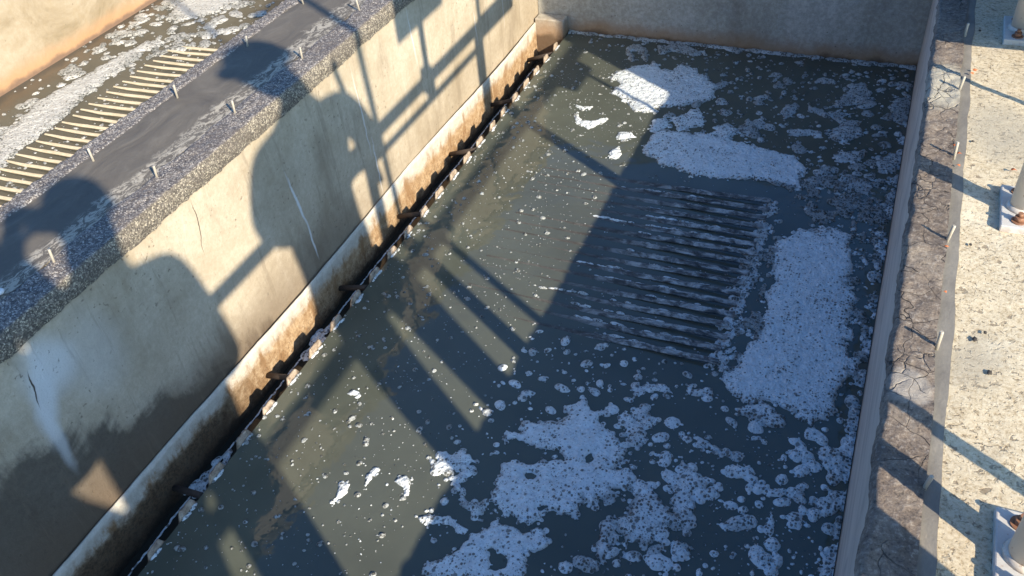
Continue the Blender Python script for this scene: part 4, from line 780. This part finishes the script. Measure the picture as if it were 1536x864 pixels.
def person(label, J, face, jacket, trousers, arms, hat=None):
    """J: joint -> (position, rx, ry)"""
    root = empty('person', tuple((Vector(J['ankle_l'][0]) + Vector(J['ankle_r'][0])) / 2 * 1.0)); tag(root, label, 'person')
    root.location.z = 0
    names = ['pelvis', 'spine', 'chest', 'neckb', 'neck', 'head0', 'head1', 'head2', 'sh_l', 'el_l', 'wr_l', 'sh_r', 'el_r', 'wr_r', 'hip_l', 'kn_l', 'ankle_l', 'toe_l', 'hip_r', 'kn_r', 'ankle_r', 'toe_r']
    V = [J[n] for n in names]; ix = {n: i for i, n in enumerate(names)}
    E = [(ix[a], ix[b]) for a, b in [('pelvis', 'spine'), ('spine', 'chest'), ('chest', 'neckb'), ('neckb', 'neck'), ('neck', 'head0'), ('head0', 'head1'), ('head1', 'head2'), ('chest', 'sh_l'), ('sh_l', 'el_l'), ('el_l', 'wr_l'), ('chest', 'sh_r'), ('sh_r', 'el_r'), ('el_r', 'wr_r'),
         ('pelvis', 'hip_l'), ('hip_l', 'kn_l'), ('kn_l', 'ankle_l'), ('ankle_l', 'toe_l'), ('pelvis', 'hip_r'), ('hip_r', 'kn_r'), ('kn_r', 'ankle_r'), ('ankle_r', 'toe_r')]]
    for sd in 'lr':
        w = Vector(J['wr_' + sd][0]); hd = arms[sd]; hand(V, E, ix['wr_' + sd], w + Vector(hd[0]).normalized() * .045, hd[0], hd[1], hd[2])
    me = skin_mesh(V, E)
    body = link('body', me, [], root)
    for m in (jacket, trousers, M['skin'], M['boot']): me.materials.append(m)
    me.transform(Matrix.Identity(4))
    off = root.location
    def seg(p, a, b): 
        d = b - a; t = max(0, min(1, (p - a).dot(d) / d.length_squared)); return (p - a - d * t).length
    B = {n: Vector(J[n][0]) * H for n in names}
    for pl in me.polygons:
        p = Vector(pl.center) + off
        leg = min(seg(p, B['hip_l'], B['kn_l']), seg(p, B['kn_l'], B['ankle_l']), seg(p, B['hip_r'], B['kn_r']), seg(p, B['kn_r'], B['ankle_r']))
        tor = min(seg(p, B['pelvis'], B['spine']), seg(p, B['spine'], B['chest']), seg(p, B['chest'], B['neckb']), *[min(seg(p, B['sh_' + s], B['el_' + s]), seg(p, B['el_' + s], B['wr_' + s])) for s in 'lr'])
        foot = min(seg(p, B['ankle_l'], B['toe_l']), seg(p, B['ankle_r'], B['toe_r']))
        head = min(seg(p, B['neck'], B['head0']), seg(p, B['head0'], B['head2']))
        hands = min(*[(p - B['wr_' + s] - Vector(arms[s][0]).normalized() * .075 * H).length for s in 'lr'])
        if p.z < .09 * H or foot < min(leg, tor) * .8: k = 3
        elif head < tor * .9 or hands < .065 * H: k = 2
        elif leg < tor * .9: k = 1
        else: k = 0
        pl.material_index = k
    h = Vector(J['head1'][0]); f = Vector(face).normalized(); s_ = f.cross(Vector((0, 0, 1))).normalized(); rr = J['head1'][1]
    for k in (-1, 1): MB().ball(h + f * rr * .86 + s_ * k * rr * .4 + Vector((0, 0, .006)), .0075, 10).build('eye', M['eye'], body)
    b = MB().tube([h + f * rr * .86 + Vector((0, 0, .008)), h + f * rr * 1.2 - Vector((0, 0, .014)), h + f * rr * .93 - Vector((0, 0, .022))], [.005, .011, .006], 10); b.build('nose', M['skin'], body)
    b = MB().tube([h + f * rr * .8 + s_ * k * rr * .35 - Vector((0, 0, .040)) for k in (-1, 0, 1)], [.002, .004, .002], 8); b.build('mouth', M['boot'], body)
    for k in (-1, 1): MB().ball(h + s_ * k * rr * .98 - Vector((0, 0, .003)), .017, 10, (.6, .6, 1.2)).build('ear', M['skin'], body)
    return root, body, h, f, s_

# worker leaning on the railing
J = {'pelvis': (sil(.545, -.45, .46), .14, .08), 'spine': (sil(.505, -.235, .44), .165, .13), 'chest': (sil(.535, -.10, .43), .135, .08), 'neckb': (sil(.525, .02, .40), .055, .05), 'neck': (sil(.52, .065, .385), .042, .042),
     'head0': (sil(.485, .10, .37), .062, .06), 'head1': (sil(.505, .14, .365), .062, .066), 'head2': (sil(.507, .18, .36), .05, .052),
     'sh_l': (sil(.365, -.055, .42), .058, .055), 'el_l': (sil(.315, -.20, .39), .064, .06), 'wr_l': (sil(.40, -.26, .35), .056, .052),
     'sh_r': (sil(.71, -.09, .43), .066, .06), 'el_r': (sil(.785, -.235, .40), .056, .05), 'wr_r': (sil(.775, -.285, .32), .03, .028),
     'hip_l': (sil(.455, -.47, .47), .078, .075), 'kn_l': (sil(.43, -.74, .48), .062, .062), 'ankle_l': (sil(.43, -1.07, .50), .043, .043), 'toe_l': (sil(.40, -1.055, .44), .032, .024),
     'hip_r': (sil(.62, -.50, .47), .078, .072), 'kn_r': (sil(.612, -.74, .48), .054, .056), 'ankle_r': (sil(.612, -1.07, .50), .042, .043), 'toe_r': (sil(.60, -1.055, .44), .032, .024)}
blue = m_simple('navy_work_jacket', (.05, .07, .14), .85, 0, .3, 60); khaki = m_simple('khaki_trousers', (.20, .17, .12), .9, 0, .25, 60)
root, body, h, f, s_ = person('person in navy work jacket and hard hat leaning both forearms on the railing', J, (-.75, -.6, -.15), blue, khaki,
    {'l': ((-.2, .9, -.3), (-.9, -.2, .2), (-.3, .2, .9)), 'r': ((-.6, -.7, -.25), (0, .3, .9), (-.8, .5, .1))})
b = MB(); c = h + Vector((0, .004, .030)); n = 24
fd = Vector((-.55, -.83, 0)).normalized(); sd = Vector((fd.y, -fd.x, 0))
rings = []
for (z_, r_, ext) in ((-.004, .078, .020), (.002, .082, .024), (.004, .074, .0), (.032, .070, 0), (.050, .055, 0), (.060, .032, 0), (.063, .006, 0)):
    rings.append([b.bm.verts.new(c + fd * ((r_ * 1.06 + ext * max(0, math.cos(t)) ** 1.5) * math.cos(t)) + sd * (r_ * .92 * math.sin(t)) + Vector((0, 0, z_ - .25 * ext * max(0, math.cos(t))))) for t in [2 * math.pi * k / n for k in range(n)]])
for a_, b_ in zip(rings, rings[1:]):
    for k in range(n): fc = b.bm.faces.new((a_[k], a_[(k + 1) % n], b_[(k + 1) % n], b_[k])); fc.smooth = True
b.bm.faces.new(rings[-1]); b.bm.faces.new(rings[0][::-1])
b.build('hard_hat', M['sign'], body)
sp = empty('sampling_pole', tuple(sil(.775, -.285, .33))); tag(sp, 'short sampling pole held upright in the hand of the person leaning on the railing', 'pole')
MB().tube([sil(.80, -.38, .325), sil(.695, .04, .325)], .010, 10).build('shaft', M['galv'], sp)
MB().tube([sil(.80, -.38, .325), sil(.775, -.285, .325)], .0135, 10).build('grip', M['boot'], sp)

# photographer holding the phone
camR = Matrix([[0.92009, 0.383901, -0.077806], [0.196855, -0.624912, -0.755469], [-0.338647, 0.679783, -0.650548]])           # rows: camera right, down, forward in the scene
right, down, fwd = Vector(camR[0]), Vector(camR[1]), Vector(camR[2])
me_c = Vector((0, 0, 1)) - fwd * .030 + right * .02 + down * .012
J = {'pelvis': (sil(-.18, -.45, .42), .135, .08), 'spine': (sil(-.175, -.29, .41), .145, .085), 'chest': (sil(-.14, -.12, .39), .12, .085), 'neckb': (sil(-.155, .01, .35), .075, .06), 'neck': (sil(-.13, .06, .325), .046, .044),
     'head0': (sil(-.125, .11, .305), .05, .054), 'head1': (sil(-.123, .155, .30), .061, .064), 'head2': (sil(-.123, .198, .305), .05, .052),
     'sh_l': (sil(-.29, -.075, .38), .06, .058), 'el_l': (sil(-.268, .03, .22), .056, .05), 'wr_l': (me_c - right * .060 + down * .080 - fwd * .030, .026, .026),
     'sh_r': (sil(.0, -.095, .38), .058, .056), 'el_r': (sil(.055, -.43, .31), .052, .05), 'wr_r': (me_c + right * .060 + down * .080 - fwd * .030, .026, .026),
     'hip_l': (sil(-.26, -.48, .43), .085, .07), 'kn_l': (sil(-.255, -.72, .44), .056, .058), 'ankle_l': (sil(-.265, -1.03, .46), .042, .043), 'toe_l': (sil(-.285, -1.02, .40), .032, .024),
     'hip_r': (sil(-.075, -.48, .43), .07, .07), 'kn_r': (sil(-.075, -.72, .44), .054, .056), 'ankle_r': (sil(-.075, -1.03, .46), .042, .043), 'toe_r': (sil(-.085, -1.02, .40), .032, .024)}
grey = m_simple('grey_shirt', (.16, .16, .17), .9, 0, .2, 60); jean = m_simple('dark_jeans', (.035, .045, .075), .9, 0, .3, 60)
root, body, h, f, s_ = person('person in grey shirt and dark jeans holding up a phone to take a photograph', J, (-.6, .5, -.3), grey, jean,
    {'l': (tuple(-down), tuple(right), tuple(-fwd)), 'r': (tuple(-down), tuple(-right), tuple(-fwd))})
b = MB(); cc = h + Vector((.004, 0, .02)); b.ball(cc, .066, 20, (1, .96, .88)); bmesh.ops.bisect_plane(b.bm, geom=b.bm.verts[:] + b.bm.edges[:] + b.bm.faces[:], plane_co=cc - Vector((0, 0, .012)), plane_no=Vector((-.35, .3, -.9)), clear_outer=True)
b.build('hair', M['hair'], body)
ph = MB().box(-.052, .052, -.026, .026, -.003, .003, .0015)
MT = Matrix((( right.x, -down.x, fwd.x, me_c.x), (right.y, -down.y, fwd.y, me_c.y), (right.z, -down.z, fwd.z, me_c.z), (0, 0, 0, 1)))
bmesh.ops.transform(ph.bm, matrix=MT, verts=ph.bm.verts); o = ph.build('phone', M['phone']); tag(o, 'black phone held up in landscape by the person in the grey shirt', 'phone')

# third person at the left of the photographer
J = {'pelvis': (sil(-.56, -.46, .50), .12, .08), 'spine': (sil(-.565, -.27, .49), .125, .085), 'chest': (sil(-.53, -.12, .48), .13, .085), 'neckb': (sil(-.41, .02, .46), .06, .05), 'neck': (sil(-.38, .07, .455), .046, .044),
     'head0': (sil(-.37, .11, .45), .052, .054), 'head1': (sil(-.365, .165, .445), .063, .064), 'head2': (sil(-.365, .215, .45), .05, .052),
     'sh_l': (sil(-.75, -.08, .50), .056, .055), 'el_l': (sil(-.80, -.32, .50), .045, .044), 'wr_l': (sil(-.76, -.50, .42), .028, .028),
     'sh_r': (sil(-.345, -.02, .47), .072, .066), 'el_r': (sil(-.352, -.265, .42), .058, .056), 'wr_r': (sil(-.47, -.27, .36), .032, .03),
     'hip_l': (sil(-.64, -.48, .50), .08, .07), 'kn_l': (sil(-.64, -.76, .51), .06, .058), 'ankle_l': (sil(-.65, -1.09, .53), .042, .043), 'toe_l': (sil(-.66, -1.07, .47), .032, .024),
     'hip_r': (sil(-.40, -.53, .50), .12, .10), 'kn_r': (sil(-.33, -.76, .51), .085, .07), 'ankle_r': (sil(-.34, -1.09, .53), .042, .043), 'toe_r': (sil(-.34, -1.07, .47), .032, .024)}
olive = m_simple('olive_jacket', (.09, .10, .06), .9, 0, .25, 60)
root, body, h, f, s_ = person('person in olive jacket standing beside the photographer with one forearm folded', J, (-.8, .5, -.2), olive, khaki,
    {'l': ((-.3, .1, -.8), (.3, .8, 0), (.8, 0, -.2)), 'r': ((-.3, -.9, -.1), (0, 0, 1), (-.8, .2, 0))})
b = MB(); cc = h + Vector((.004, 0, .02)); b.ball(cc, .066, 20, (1, .96, .88)); bmesh.ops.bisect_plane(b.bm, geom=b.bm.verts[:] + b.bm.edges[:] + b.bm.faces[:], plane_co=cc - Vector((0, 0, .012)), plane_no=Vector((-.35, .3, -.9)), clear_outer=True)
b.build('hair', M['hair'], body)

# ================================================================ CAMERA, LIGHT, WORLD
cd = bpy.data.cameras.new('camera'); cam = bpy.data.objects.new('camera', cd); COL.objects.link(cam)
cd.sensor_width = 36; cd.lens = 31.231; cd.clip_start = .02; cd.clip_end = 5000
cam.matrix_world = Matrix(((right.x, -down.x, -fwd.x, 0), (right.y, -down.y, -fwd.y, 0), (right.z, -down.z, -fwd.z, H), (0, 0, 0, 1)))
SC.camera = cam
sd_ = bpy.data.lights.new('sun', 'SUN'); sd_.energy = 4.6; sd_.angle = R(.55); sd_.color = (1., .875, .69)
so = bpy.data.objects.new('sun', sd_); COL.objects.link(so); so.location = (6, -5, 8)
S = Vector((-math.cos(AZ) * math.cos(EL), math.sin(AZ) * math.cos(EL), -math.sin(EL)))
so.rotation_euler = S.to_track_quat('-Z', 'Y').to_euler()
w = bpy.data.worlds.new('World'); SC.world = w; w.use_nodes = True
nt = w.node_tree; sky = nt.nodes.new('ShaderNodeTexSky'); sky.sky_type = 'NISHITA'; sky.sun_disc = False
sky.sun_elevation = EL; to = -S; sky.sun_rotation = math.atan2(to.x, to.y)
sky.air_density = 1.; sky.dust_density = 2.5; sky.ozone_density = 3.5
bg = nt.nodes['Background']; 
tint = nt.nodes.new('ShaderNodeMix'); tint.data_type = 'RGBA'; tint.blend_type = 'MULTIPLY'; tint.inputs[0].default_value = 1     # warm camera white balance: skylight reads blue
nt.links.new(sky.outputs['Color'], tint.inputs[6]); tint.inputs[7].default_value = (.53, .86, 1.22, 1)
nt.links.new(tint.outputs[2], bg.inputs['Color']); bg.inputs['Strength'].default_value = .110
SC.view_settings.view_transform = 'Standard'; SC.view_settings.look = 'None'; SC.view_settings.gamma = 1
SC.view_settings.exposure = 0.82
SC.render.engine = 'CYCLES'; SC.cycles.max_bounces = 6
SC.cycles.use_denoising = True
